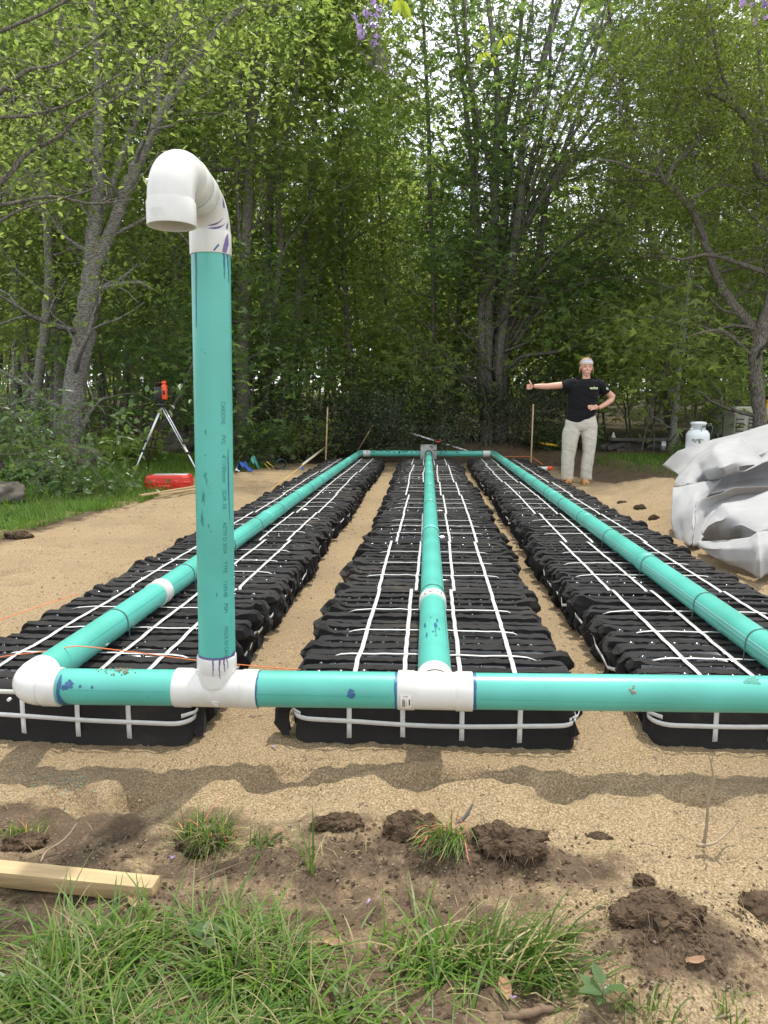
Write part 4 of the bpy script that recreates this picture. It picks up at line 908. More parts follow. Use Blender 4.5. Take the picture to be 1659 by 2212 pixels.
# primer on the lower gooseneck elbow
EF = (top, Za, -Ya, Xa)
for pts, mt in (([(48, -.004), (62, -.004), (74, .02), (72, .05), (60, .034), (52, .012)], 'purple'), ([(22, -.002), (26, -.003), (40, .012), (37, .016), (28, .006)], 'darkblue')):
    stain(EF, RP + .0042, pts, M[mt])
def elbow_pt(t, phi, R):     # t = angle along lower bend, phi: 0 camera side (inside of bend) .. 90 right
    cpt = c1 + rE * (math.cos(t) * (-gd) + math.sin(t) * Za); radial = math.cos(t) * (-gd) + math.sin(t) * Za; sidev = np.cross(gd, Za); sidev = sidev / np.linalg.norm(sidev)
    if sidev[0] < 0: sidev = -sidev
    return cpt + R * (-radial * math.cos(phi) + sidev * math.sin(phi))
for tt, ph, a, b in ((.14, 42, 5, 26), (.40, 40, 3.2, 24), (.20, 78, 6, 7), (1.0, 88, 7, 10)):
    m = MB(); P = []
    for f in np.linspace(0, 1, 12):
        ww = R_(a) * math.sin(math.pi * min(f * 1.15 + .02, 1)) ** .7 * (1 - .6 * f) + .012; phi = R_(ph - b + 2 * b * f); t0 = tt + .34 * f * f * R_(40)
        P.append([elbow_pt(t0 - ww, phi, RP + .0028), elbow_pt(t0, phi, RP + .003), elbow_pt(t0 + ww, phi, RP + .0028)])
    m.grid(np.array(P)); wp('primer_stain', m, M['purple'])
# primer on middle lateral near its tee and on the sleeve
MF = (np.array([XM, 0, ZP]), Ya, Za, Xa)                         # angle 0 up, positive right
for th, s, a, b in ((8, 2.60, 6, .030), (-4, 2.52, 3, .010), (14, 2.66, 4, .022), (-28, 2.50, 3, .03), (-36, 2.62, 4, .03), (20, 2.56, 3, .012), (-12, 2.70, 2, .008)):
    stain(MF, RP + e_, blobline(th, s, a, b, rs, 22, .5), M['darkblue'])
for th, s, a, b in ((-10, YCM - .01, 9, .006), (25, YCM, 7, .004), (40, YCM + .01, 5, .012), (-35, YCM - .02, 4, .012)):
    stain(MF, RP + .0042, blobline(th, s, a, b, rs, 18, .5), M['purple'])
for th, s, a, b in ((70, .92, 14, .014), (62, .90, 10, .01), (40, 1.2, 3, .004)): stain(ffr(s), RP + e_, blobline(th, s, a, b, rs, 20, .6), M['smudge'], 'scuff')
for a_s, b_s, th in ((XL + .13, -.785, 11), (-.52, -.13, 4), (.13, 1.0, -4)):
    g = [(th - .35, a_s + (b_s - a_s) * t) for t in np.linspace(0, 1, 9)]; h_ = [(th + .35, q[1]) for q in g]; m = MB(); m.grid(np.array([[wrap(ffr(a_s), RP + e_, q[1], R_(q[0])) for q in (p, r_)] for p, r_ in zip(g, h_)])); wp('scribe_line', m, M['smudge'])
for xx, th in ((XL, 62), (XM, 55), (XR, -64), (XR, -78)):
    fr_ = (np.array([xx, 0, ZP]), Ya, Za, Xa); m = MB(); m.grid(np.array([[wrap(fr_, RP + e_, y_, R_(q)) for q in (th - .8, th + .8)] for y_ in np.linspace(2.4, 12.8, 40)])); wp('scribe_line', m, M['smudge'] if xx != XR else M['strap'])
m = MB()
for i in range(60):
    th, s = R_(88 + rs.normal(0, 16)), -.945 + rs.normal(0, .022); p = wrap(ffr(s), RP + .001, s, th); m.lathe([(.002, -.001), (.0025, .001), (.0003, .003)], p, 5)
for i in range(16):
    th, s = R_(26 + rs.normal(0, 8)), .565 + rs.normal(0, .006); p = wrap(ffr(s), RP + .001, s, th); m.lathe([(.002, -.001), (.003, .001), (.0003, .003)], p, 5)
wp('stuck_sand', m, M['pebble'], kind='stuff')

def text_mesh(txt, size, spacing=1.0):
    c = bpy.data.curves.new('print', 'FONT'); c.body = txt; c.size = size; c.space_character = spacing; c.resolution_u = 2
    o = bpy.data.objects.new('print', c); COL.objects.link(o); bpy.context.view_layer.update()
    me = o.evaluated_get(bpy.context.evaluated_depsgraph_get()).to_mesh(); V = np.array([v.co[:] for v in me.vertices]) if len(me.vertices) else np.zeros((0, 3)); F = [list(p.vertices) for p in me.polygons]
    o.evaluated_get(bpy.context.evaluated_depsgraph_get()).to_mesh_clear(); COL.objects.unlink(o); bpy.data.objects.remove(o); return V, F
def put_text(txt, size, fn, mt, name, parent=None, thick=0.0, label=None, spacing=1.0, wid=None):
    V, F = text_mesh(txt, size, spacing); 
    if wid: V[:, 0] *= wid / (V[:, 0].max() - V[:, 0].min())
    W = np.array([fn(x, y) for x, y, _ in V]); me = bpy.data.meshes.new(name); me.from_pydata((W - (OFF if parent is work else 0)).tolist(), [], F); me.materials.append(mt); me.update()
    return link(name, me, parent, label=label)
# the print line reads downwards on the vent pipe
def rprint(s0, th0):
    def fn(x, y): return wrap(RF, RP + .0006, s0 - x, R_(th0) + (y) / RP)
    return fn
words = (('CARSONS', 867, 916), ('PVC', 940, 960), ("4''/100mm", 983, 1043), ('SDR 35', 1060, 1101), ('ASTM D 3034', 1130, 1198), ('TYPE', 1215, 1240), ('12454B', 1256, 1291), ('PSM', 1306, 1326), ('MADE IN CANADA', 1357, 1442))
def s_at(ypx):     # height on the riser seen at that row
    d = ray(478, ypx); t = (fy(rx) - RP) / d[1]; return (CAM + d * t)[2] - ZP
for w_, a, b in words:
    sa, sb = s_at(a), s_at(b); put_text(w_, .0185, rprint(sa, 40), M['ink'], 'print', work, label='printed pipe lettering ' + w_ if False else None, wid=sa - sb)
def mprint(x0, y0):
    return lambda x, y: wrap(MF, RP + .0006, y0 - x, R_(x0) + y / RP)
put_text('CARSONS  PVC', .012, mprint(2, 2.60), M['ink'], 'print', work, wid=.14)
# raised lettering on the mouth hub
hubc = np.array([MOUTH[0], MOUTH[1], 0])
def hubtext(z, th0):
    return lambda x, y: hubc + np.array([math.sin(R_(th0) + x / RP) * (RP + .0056), -math.cos(R_(th0) + x / RP) * (RP + .0056), z + y])
HZ = MOUTH[2]
M['emboss'] = mat('raised_letters', (.66, .66, .62), .35)
for tx, z, th, wd in (('NORMANDY', HZ + .026, -38, .034), ('PRODUCTS', HZ + .0195, -38, .034), ('U.S.A.  4"', HZ + .013, -30, .032)):
    put_text(tx, .0072, hubtext(z, th), M['emboss'], 'raised_lettering', work, wid=wd)
ef = ffr(XL)
for tx, th in (('U.S.A.', 14), ('PRODUCTS', 4), ('NORMANDY', -6)):
    put_text(tx, .006, (lambda t0: lambda x, y: wrap(ef, RP + .0052, XL + .098 - (0) + y + (t0 - 4) * .0009, R_(-30) + x / RP))(th), M['emboss'], 'raised_lettering', work, wid=.026)
# sticker on the middle tee
stk = MB(); tf = ffr(-.09)
stk.grid(np.array([[wrap(tf, RP + .0051, s, R_(t)) for s in (-.1005, -.085, -.0695)] for t in (10, 0, -10, -20, -30, -40)])); st_o = wp('barcode_sticker', stk, mat('sticker', (.76, .75, .68), .4))
put_text('V-504', .0075, lambda x, y: wrap(tf, RP + .0056, -.094 + x, R_(1) + y / RP), M['blackp'], 'print', work, wid=.014)
m = MB()
for k in range(19):
    t = -4 - k * 1.55; w = .35 + .8 * rs.random(); m.grid(np.array([[wrap(tf, RP + .0056, s, R_(q)) for s in (-.096, -.087)] for q in (t, t - w)]))
for k in range(5):
    t = -8 - k * 4.5; m.grid(np.array([[wrap(tf, RP + .0056, s, R_(q)) for s in (-.084, -.0825)] for q in (t, t - 2.2)]))
m.grid(np.array([[wrap(tf, RP + .0056, s, R_(q)) for s in (-.0765, -.073)] for q in (-4, -12, -24)])); wp('barcode', m, M['blackp'])

# wire hoops that pin the laterals down
hoop_n = {}
def hoop(xx, y, side, idx):
    r = np.random.default_rng(int(abs(xx * 100) + idx * 7 + 900)); R = RP + .0035; pts = [(-R - .004 + r.normal(0, .003), 0, .135)] + [(-R - .002, .0, .19)]
    for a in np.linspace(180, 0, 13): pts.append((R * math.cos(R_(a)), .012 * math.sin(R_(a)), ZP + R * math.sin(R_(a))))
    pts += [(R + .002, 0, .19), (R + .006 + r.normal(0, .003), -.01, .135)]
    m = MB(); m.tube(np.array(pts) + [0, 0, -.1], .0021, 6); o = m.build('wire_hoop', M['wire'], None, cat='wire hoop', group='wire hoops pinning the laterals')
    o.location = (xx, y, .1); o.rotation_euler = (0, 0, float(r.normal(0, .05)))
    nm = ['first', 'second', 'third', 'fourth', 'fifth', 'sixth', 'seventh', 'eighth', 'ninth', 'tenth', 'eleventh', 'twelfth', 'thirteenth', 'fourteenth'][idx]
    o['label'] = f'thin wire hoop over the {side} lateral pipe, {nm} from the front'.replace(',', '')
for i, y in enumerate((2.72, 3.55, 4.35, 5.1, 5.9, 6.65, 7.45, 8.2, 9.0, 9.8, 10.6, 11.4, 12.2)): hoop(XL, y, 'left', i)
for i, y in enumerate((3.20, 4.78, 6.15, 7.4, 8.6, 9.8, 11.0, 12.2)): hoop(XM, y, 'middle', i)
for i, y in enumerate((2.6, 3.12, 3.9, 4.75, 5.6, 6.4, 7.2, 8.0, 8.8, 9.6, 10.5, 11.4, 12.3)): hoop(XR, y, 'right', i)

# ------------------------------------------------------------------ distribution box and grade rod
e = empty('distribution_box', (.0, YB + .0, 0), label='square grey box where the middle lateral enters the far cross pipe', cat='box')
m = MB(); m.box((0, .03, .19), (.285, .24, .38), bev=.006); auto(m.build('box_body', M['concrete'], e), 30)
m = MB(); m.box((-.118, -.03, .385), (.05, .13, .02), bev=.003); m.box((.118, -.03, .385), (.05, .13, .02), bev=.003); m.box((0, .04, .385), (.18, .2, .012), bev=.003); auto(m.build('box_rim', M['concrete'], e), 30)
m = MB(); m.tube([(0, -.092, ZP + .005), (0, -.096, ZP + .005)], [.066, .066], 32); m.build('rubber_seal', M['blackp'], e)
a, b = aty(884, 935, 13.9), aty(1010, 974, 13.75); e = empty('grade_rod', a, label='grey telescopic grade rod leaning behind the distribution box', cat='measuring rod')
def P01(f): return (b - a) * f
m = MB(); m.tube([P01(0), P01(.46)], .018, 10); m.tube([P01(.62), P01(.72)], .017, 10); m.tube([P01(.735), P01(1)], .016, 10); m.build('rod', M['alu'], e)
m = MB(); m.tube([P01(-.01), P01(.012)], .022, 10); m.tube([P01(.44), P01(.62)], .019, 10); m.tube([P01(.715), P01(.74)], .019, 10); m.tube([P01(.02), P01(.02) + np.array([.17, .1, -.32])], .010, 8); m.build('rod_clamp', M['blackp'], e)
m = MB(); m.box(P01(.50) + [0, -.02, .0], (.07, .03, .035), bev=.006); m.lathe([(.012, -.02), (.02, .0), (.012, .02)], P01(.54) + [0, 0, .04], 10); m.build('rod_level', M['red'], e)

# ------------------------------------------------------------------ survey stakes, leaning stick, string lines
def stake(name, label, top_px, base_px, Y, w=.05, m_='stakewood', d=.02):
    a = aty(*base_px, Y); t = aty(*top_px, Y); m = MB(); h = np.linalg.norm(t - a); m.box((0, 0, h / 2 - .1), (w, d, h + .2), bev=.002); o = m.build(name, M[m_], None, label=label, cat='stake')
    o.location = a; o.rotation_euler = (t - a).tolist() and Vector((t - a).tolist()).to_track_quat('Z', 'Y').to_euler(); return o
stake('survey_stake', 'tall thin wooden stake behind the left row', (708, 880), (704, 988), 13.6, .055)
stake('survey_stake', 'tall thin wooden stake between the right row and the person', (1152, 873), (1147, 992), 13.6, .055)
stake('leaning_stick', 'brown stick leaning over the far left elbow', (806, 918), (776, 968), 14.4, .035)
def string(name, label, pts, rad, mt, sag=0.0):
    P = np.array(pts, float); Q, R = (P, np.full(len(P), rad)) if len(P) < 5 else smooth_path(P, np.full(len(P), rad), 6); m = MB(); m.tube(Q, R, 5); o = m.build(name, mt, None, label=label, cat='string'); return o
string('string_line', 'orange string stretched low over the front left elbow', [aty(-40, 1428, 2.45), aty(0, 1419, 2.42), aty(120, 1404, 2.3), aty(170, 1396, 2.28), aty(300, 1410, 2.35), aty(430, 1427, 2.42), aty(600, 1443, 2.5), aty(660, 1447, 2.5)], .0018, M['string'])
string('string_line', 'pale orange string running off the left picture edge', [aty(-30, 1352, 3.1), aty(0, 1339, 3.1), aty(100, 1305, 3.35), aty(170, 1283, 3.5)], .0018, M['string'])
string('string_line', 'yellow string tied to the left survey stake', [aty(706, 962, 13.6), aty(680, 985, 12.2), aty(640, 1016, 10.8), aty(585, 1058, 9.2)], .005, M['ystring'])
string('string_line', 'orange string tied low to the right survey stake', [aty(1060, 986, 13.6), aty(1147, 986, 13.6), aty(1172, 1003, 12.8)], .005, M['string'])

# ------------------------------------------------------------------ laser level on its tripod
ty = 10.4; lc = aty(350, 872, ty); lx, lz = lc[0], lc[2]
e = empty('tripod', (lx, ty, gz(lx, ty)), label='aluminium surveying tripod carrying the laser level', cat='tripod'); o3 = np.array([lx, ty, gz(lx, ty)])
hd = np.array([0, 0, lz - o3[2]])
m = MB(); m.lathe([(.05, -.05), (.075, -.03), (.075, 0.0), (.03, .01), (.03, .03)], hd, 16); m.build('tripod_head', M['blackp'], e)
f1 = aty(285, 1041, ty - .25) - o3; f2 = aty(437, 1020, ty - .1) - o3; f3 = aty(318, 1010, ty + .9) - o3
for q, fp in enumerate((f1, f2, f3)):
    fp = np.array([fp[0], fp[1], gz(fp[0] + lx, fp[1] + ty) - o3[2] + .005]); d = fp - hd; sv = np.cross(d, [0, 0, 1.0]); sv /= np.linalg.norm(sv)
    m = MB(); 
    if q != 1 or True:
        m.tube([hd + sv * .03 - [0, 0, .03], hd + d * .62 + sv * .03], .0085, 8); m.tube([hd - sv * .03 - [0, 0, .03], hd + d * .62 - sv * .03], .0085, 8)
    m.tube([hd + d * .52, fp], .011, 8); lg = m.build('leg', M['alu'] if q < 2 else mat('brown_leg', (.12, .07, .045), .5), e)
    m = MB(); 
    for f in (.50, .63): m.box(hd + d * f, (.085, .03, .035), bev=.004)
    m.build('leg_clamp', M['blackp'], lg); m = MB(); m.lathe([(.012, .05), (.01, .01), (.001, -.03)], fp, 8); m.build('foot', M['alu'], lg)
lz2 = lz + .03
e = empty('laser_level', (lx, ty, lz2), label='orange and black rotary laser level on the tripod', cat='laser level')
m = MB(); m.box((-.02, 0, .11), (.13, .15, .19), bev=.02); m.lathe([(.06, 0), (.06, .015), (.05, .02)], (0, 0, .0), 16); auto(m.build('laser_body', M['blackp'], e), 40)
m = MB(); m.box((.062, -.05, .13), (.062, .08, .20), bev=.012); m.lathe([(.02, 0), (.02, .02), (.034, .025), (.034, .045), (.02, .055)], (.05, -.03, .23), 14); auto(m.build('laser_shell', M['orange'], e), 40)
m = MB(); m.box((.066, -.094, .125), (.034, .006, .06), bev=.002); m.build('control_panel', M['blackp'], e)
m = MB(); m.lathe([(.042, 0), (.042, .045), (.045, .046), (.045, .06)], (-.03, 0, .205), 16); m.build('lantern', mat('lantern_glass', (.05, .02, .015), .15), e)
for sg in (-1, 1):
    m = MB(); m.tube([(sg * .075, 0, .04), (sg * .135, 0, .045), (sg * .14, 0, .06), (sg * .14, 0, .17), (sg * .135, 0, .185), (sg * .075, 0, .19)], .010, 8); m.build('handle', M['blackp'], e)

# ------------------------------------------------------------------ red tool case, boards on the grass
cpos = atz(366, 1028, .16); e = empty('tool_case', (cpos[0], cpos[1], gz(cpos[0], cpos[1]) + .0), R_(8), label='red plastic tool case lying in the grass below the tripod', cat='tool case')
def octa(w, d, c): return np.array([(-w + c, -d), (w - c, -d), (w, -d + c), (w, d - c), (w - c, d), (-w + c, d), (-w, d - c), (-w, -d + c)])
m = MB(); rows = []
for z, k in ((0, .93), (.02, .98), (.085, 1.0), (.09, 1.02), (.10, 1.02), (.105, 1.0), (.16, .97), (.185, .90)):
    o8 = octa(.29 * k, .2 * k, .07); rows.append(np.c_[o8, np.full(8, z)])
m.grid(np.array(rows), True, True); auto(m.build('case_shell', M['red'], e, False), 20)
for x in (-.17, .12):
    m = MB(); m.box((x, -.205, .095), (.07, .02, .075), bev=.006); m.build('latch', M['red'], e)
m = MB(); m.tube([(-.09, -.20, .06), (-.09, -.245, .055), (.05, -.245, .055), (.05, -.20, .06)], .011, 8); m.build('handle', M['red'], e)
m = MB(); m.box((.02, .02, .187), (.44, .22, .006), bev=.002); m.build('lid_panel', mat('lid_grey', (.45, .40, .40), .4), e)
for (pa, pb), lab in ((((302, 1048), (470, 1024)), 'thin pale board in the grass in front of the red case'), (((345, 1046), (470, 1030)), 'second thin pale board nearer the sand below the red case')):
    a = atz(*pa, .17); b = atz(*pb, .17); L = np.linalg.norm(b - a); m = MB(); m.box((0, 0, 0), (L, .05, .02), bev=.002); o = m.build('board', M['wood'], None, label=lab, cat='board')
    c = (a + b) / 2; o.location = (c[0], c[1], max(gz(c[0], c[1]) + .03, .05)); o.rotation_euler = (0, 0, math.atan2(b[1] - a[1], b[0] - a[0]))

# ------------------------------------------------------------------ scraps at the left back of the bed
def on(pxx, py, z=.03): p = atz(pxx, py, z); return np.array([p[0], p[1], gz(p[0], p[1])])
p = on(610, 1010); p = np.array([-3.05, 12.6, gz(-3.05, 12.6)]); p = aty(860 - 251, 1009, 12.6); p[2] = gz(p[0], p[1]) + .09
m = MB(); d = np.array([-.9, .35, 0]); d /= np.linalg.norm(d); s_ = np.array([.25, -1, .05]); s_ /= np.linalg.norm(s_)
Q = [p - s_ * .42, p]; m.tube(Q, .085, 24, False); m.tube([p, p - s_ * .001, p - s_ * .42], [.085, .079, .079], 24, False); e = link('pipe_offcut', m.mesh('pipe_offcut', mat('dull_teal', (.05, .14, .14), .5)), None, label='dull teal pipe offcut lying open end forward at the wood edge', cat='pipe offcut')
def scrap(name, label, pxy, Y, mt, seed, w=.12, h=.07, cat='scrap'):
    r = np.random.default_rng(seed); c = aty(*pxy, Y); c[2] = gz(c[0], c[1]); m = MB(); n = 7; P = np.zeros((n, n, 3))
    for i in range(n):
        for j in range(n): P[i, j] = ((i / 6 - .5) * w, (j / 6 - .5) * w, h * (.3 + .9 * r.random() * math.sin(math.pi * i / 6 + .3) ** 2))
    P[0, :, 2] = 0; P[-1, :, 2] = .01; m.grid(P); Q = P.copy(); Q[..., 2] -= .002; m.grid(Q[:, ::-1]); o = m.build(name, mt, None, False, label=label, cat=cat); o.location = c
scrap('plastic_scrap', 'crumpled blue plastic wrapper on the grass edge', (527, 1017), 12.0, M['blue'], 5, .26, .16); scrap('plastic_scrap', 'small blue cap beside the pipe offcut', (649, 1005), 12.6, M['blue'], 6, .13, .07)
scrap('plastic_scrap', 'torn teal plastic piece above the blue wrapper', (549, 1003), 12.6, M['teal'], 7, .16, .2); scrap('plastic_scrap', 'pale scrap left of the blue wrapper', (512, 1020), 11.8, M['tankp'], 8, .08, .06)
a = aty(653, 1004, 13.0); b = aty(716, 973, 14.6); a[2] = gz(a[0], a[1]) + .03; b[2] = gz(b[0], b[1]) + .35; string('white_conduit', 'thin whitish pipe lying up the bank behind the left stake', [a, b], .022, M['tankp'])['category'] = 'pipe'
string('cord', 'thin yellowish loop of cord beside the pipe offcut', [aty(583, 1014, 12.3), aty(572, 1002, 12.4), aty(576, 997, 12.4), aty(592, 1010, 12.4)], .006, M['ystring'])

# ------------------------------------------------------------------ right side: paint can, yellow handle, timber, tank, cover, ladder
p = aty(1180, 1004, 12.6); e = empty('spray_can', (p[0], p[1], gz(p[0], p[1]) + .034), R_(-15), label='marking paint can with bright orange cap lying by the right row', cat='spray can')
Rm = rotm('Y', R_(90)) @ np.eye(3); Rc = rotm('Z', R_(-8)) @ rotm('Y', R_(84))
m = MB(); m.lathe([(.02, -.16), (.03, -.15), (.033, -.14), (.033, .03)], (0, 0, .01), 16, Rc); m.build('can', M['tankp'], e)
m = MB(); m.lathe([(.034, .03), (.036, .035), (.036, .10), (.030, .105)], (0, 0, .01), 16, Rc); m.build('cap', M['orange'], e)
a, b = aty(1166, 957, 15.0), aty(1206, 963, 14.8); m = MB(); m.tube([a, (a * .6 + b * .4), b], [.022, .03, .02], 10); m.build('hand_tool', M['yellow'], None, label='yellow tool handle lying on the dark soil bank', cat='tool')
p = aty(1325, 944, 15.5); m = MB(); m.lathe([(.05, 0), (.045, .04), (.012, .14), (.001, .15)], (p[0], p[1], p[2] - .05), 8); m.build('white_flag', M['tankp'], None, False, label='little white cone-shaped scrap left of the old timber', cat='scrap')
tz = gz(5.0, 14.5)
rr = np.random.default_rng(66)
for i, (xa, ya, xb, yb, w, h, z, lb) in enumerate(((1318, 949, 1440, 949, .34, .05, .42, 'wide grey board lying on top of the old timber'), (1300, 966, 1345, 952, .10, .09, .25, 'grey beam sloping at the left end of the old timber'), (1312, 968, 1362, 955, .10, .09, .22, 'second sloping grey beam of the old timber'),
    (1345, 962, 1400, 962, .16, .13, .20, 'pale weathered block under the wide grey board'), (1398, 962, 1440, 961, .13, .10, .18, 'short dark beam at the right end of the old timber'), (1330, 974, 1430, 972, .16, .10, .05, 'lowest long dark beam of the old timber'))):
    a, b = aty(xa, ya, 14.6), aty(xb, yb, 14.6 + .3 * (i % 2)); a[2] += 0; L = np.linalg.norm(b - a); m = MB(); m.box((0, 0, 0), (L, w, h), bev=.006); o = m.build('timber', M['greyboard'], None, label=lb, cat='timber', group='old timber behind the person')
    o.location = (a + b) / 2; d = Vector((b - a).tolist()); o.rotation_euler = d.to_track_quat('X', 'Z').to_euler(); auto(o, 30)
m = MB(); a = aty(1433, 962, 14.4); m.lathe([(.045, -.09), (.045, .08)], a, 14); m.build('tin', M['alu'], None, label='small grey tin beside the old timber', cat='tin')
# propane tank
ty = 11.3; c0 = aty(1505, 982, ty); s = 1.0; tx = c0[0]; zg = gz(tx, ty); W = 47 / 2 * ty / FPX
e = empty('propane_tank', (tx, ty, c0[2]), label='white propane tank behind the left end of the white fabric', cat='gas tank')
m = MB(); m.lathe([(W * .72, -.06), (W * .72, .02), (W * .95, .05), (W, .09), (W, .27), (W * .97, .31), (W * .80, .355), (W * .45, .38), (.02, .385)], (0, 0, 0), 36); m.build('tank_body', M['tankp'], e)
m = MB(); co = W * .62; m.lathe([(co, .36), (co, .445), (co + .012, .452), (co + .012, .47), (co * .9, .485), (co * .4, .49), (.01, .49)], (0, 0, 0), 30); m.build('collar', M['tankp'], e)
m = MB(); m.grid(np.array([[(co * 1.01 * math.sin(t), -co * 1.01 * math.cos(t), z) for t in np.linspace(.25, 1.1, 6)] for z in (.405, .425)])); m.build('collar_slot', M['blackp'], e)
m = MB(); m.lathe([(.018, .36), (.018, .40), (.03, .405), (.03, .42)], (-.10, -.02, -.03), 10); m.build('valve_knob', M['tankp'], e)
m = MB(); m.tube([(.03, -co, .43), (.0, -W * .8, .36), (-.03, -W * 1.02, .22), (-.05, -W * 1.03, .08)], .005, 6); m.tube([(co, 0, .42), (W + .02, 0, .43), (W + .04, 0, .41), (W + .02, -.02, .22)], .005, 6); m.build('hose', M['wire'], e)
m = MB(); Wq = W * 1.005; m.grid(np.array([[(Wq * math.sin(t), -Wq * math.cos(t), z) for t in np.linspace(-.85, .15, 8)] for z in (.10, .24)])); m.build('label_sticker', mat('tank_label', (.30, .30, .24), .6, col2=(.7, .72, .7), vscale=22, ramp=(.45, .5)), e)
# taupe louvred generator cover
gy = 13.6; a = aty(1584, 960, gy); b = aty(1650, 960, gy); t = aty(1584, 878, gy)
e = empty('generator_cover', (a[0], gy, gz(a[0], gy)), label='taupe louvred plastic housing beside the crooked tree', cat='housing'); W = b[0] - a[0]; H0 = t[2] - gz(a[0], gy); 
m = MB(); m.box((W / 2, .25, (H0 - .1) / 2 - .1), (W, .5, H0 - .1 + .2), bev=.01); auto(m.build('housing_body', M['taupe'], e), 30)
m = MB(); rows = [np.c_[octa(W / 2 + .03, .28, .02), np.full(8, H0 - .14)], np.c_[octa(W / 2 + .02, .27, .02), np.full(8, H0 - .03)], np.c_[octa(W / 2 - .01, .24, .02), np.full(8, H0)]]; m.grid(np.array(rows) + [W / 2, .25, 0], True, True); auto(m.build('lid', M['taupe'], e), 20)
for x0, x1 in ((.02, .16), (.24, W - .03)):
    k = 0; z = H0 - .20
    while z > .05:
        m = MB(); m.box(((x0 + x1) / 2, -.012, z), (x1 - x0, .03, .045), rotm('X', R_(28)), bev=.003); m.build('louver', M['taupe'], e); z -= .068
m = MB(); m.box((.09, -.004, H0 * .4), (.14, .004, H0 * .7)); m.box((.24 + (W - .27) / 2, -.004, H0 * .4), (W - .27, .004, H0 * .7)); m.build('louver_backing', M['blackp'], e)
# ladder and pole
ly = 14.0; a = aty(1652, 985, ly); t = aty(1650, 862, ly); zz = gz(a[0], ly)
e = empty('ladder', (a[0], ly, zz), label='yellow fibreglass stepladder at the right picture edge', cat='ladder')
for x in (.02, .42):
    m = MB(); m.tube([(x, 0, 0), (x + (.05 if x < .2 else -.05), .25, t[2] - zz)], .001, 4); m = MB(); Hh = t[2] - zz; m.box((x, .12, Hh / 2), (.035, .08, Hh), bev=.004); m.build('rail', M['yellow'], e)
for k in range(4):
    m = MB(); m.box((.22, .12, .25 + k * .28), (.37, .09, .03), bev=.003); m.build('rung', M['alu'], e)
m = MB(); m.box((.22, .12, Hh + .02), (.46, .16, .05), bev=.01); m.build('top_cap', M['blackp'], e)
string('blue_pole', 'blue-grey pole leaning between crooked tree and ladder', [aty(1630, 985, 13.4), aty(1644, 880, 13.8)], .02, M['bluepole'])['category'] = 'pole'
string('blue_pole', 'light grey pole leaning against the yellow ladder', [aty(1638, 985, 13.2), aty(1648, 893, 13.7)], .018, M['alu'])['category'] = 'pole'

# ------------------------------------------------------------------ heap of white geotextile
def cp(cx_, cy_, Y): return aty(1393.6 + .195 * cx_, 862.7 + .195 * cy_, Y)
def sheet(cols, n=10, wr=.006, seed=0):
    """cols: rows of points across the sheet; smooth-interpolated between and wrinkled"""
    P = np.array(cols, float); a, b = P.shape[:2]
    def interp(Q, k):
        out = []; n_ = len(Q); E = np.concatenate([[2 * Q[0] - Q[1]], Q, [2 * Q[-1] - Q[-2]]])
        for i in range(n_ - 1):
            for j in range(k):
                t = j / k; p0, p1, p2, p3 = E[i:i + 4]; te = .28
                c_ = (2 * p1 + (p2 - p0) * t + (2 * p0 - 5 * p1 + 4 * p2 - p3) * t * t + (-p0 + 3 * p1 - 3 * p2 + p3) * t ** 3) / 2; l_ = p1 * (1 - t) + p2 * t; out.append(c_ * te + l_ * (1 - te))
        out.append(Q[-1]); return np.array(out)
    P = interp(P, n); P = interp(P.transpose(1, 0, 2), n).transpose(1, 0, 2)
    u, v = np.meshgrid(np.arange(P.shape[1]), np.arange(P.shape[0]))
    du = np.gradient(P, axis=0); dv = np.gradient(P, axis=1); N = np.cross(du, dv); N /= np.linalg.norm(N, axis=2)[..., None] + 1e-9
    w = fbm(u * .13 + seed, v * .13 + seed * 2, 4) * .6; ridge = .5 - np.abs(fbm(u * .06 + v * .05 + seed * 3, v * .07 - u * .03, 2)) * 3.2
    return P + N * (wr * 1.5 * w + wr * 1.1 * ridge)[..., None]
cm = MB()
bx_ = 1700
# back sheet, draped high from far left corner to the right edge
cm.grid(sheet([[cp(185, 725, 9.2), cp(360, 575, 9.0), cp(440, 545, 8.9), cp(760, 440, 8.6), cp(1100, 345, 8.4), cp(1361, 275, 8.3), cp(1900, 150, 8.3)],
               [cp(300, 790, 8.7), cp(420, 690, 8.5), cp(520, 640, 8.3), cp(800, 560, 8.0), cp(1130, 480, 7.9), cp(1400, 400, 7.9), cp(1900, 320, 7.9)],
               [cp(380, 840, 8.2), cp(440, 830, 8.0), cp(600, 800, 7.8), cp(800, 760, 7.6), cp(1150, 650, 7.6), cp(1400, 560, 7.6), cp(1900, 520, 7.6)],
               [cp(400, 1000, 8.2), cp(480, 1000, 8.0), cp(640, 1000, 7.8), cp(820, 980, 7.6), cp(1150, 950, 7.6), cp(1400, 900, 7.6), cp(1900, 850, 7.6)]], 6, .012, 1))
cm.grid(sheet([[cp(330, 990, 7.1), cp(800, 900, 7.2), cp(1361, 800, 7.4), cp(1900, 700, 7.4)], [cp(330, 1200, 6.6), cp(800, 1200, 6.8), cp(1361, 1200, 6.9), cp(1900, 1200, 6.9)], [cp(400, 1500, 6.2), cp(800, 1500, 6.2), cp(1361, 1500, 6.2), cp(1900, 1500, 6.2)]], 8, .008, 12))
cm.grid(sheet([[cp(610, 1460, 5.5), cp(900, 1400, 5.5), cp(1245, 1450, 5.4), cp(1900, 1380, 5.4)], [cp(590, 1640, 5.3), cp(900, 1700, 5.2), cp(1245, 1750, 5.1), cp(1900, 1750, 5.0)]], 8, .006, 14))
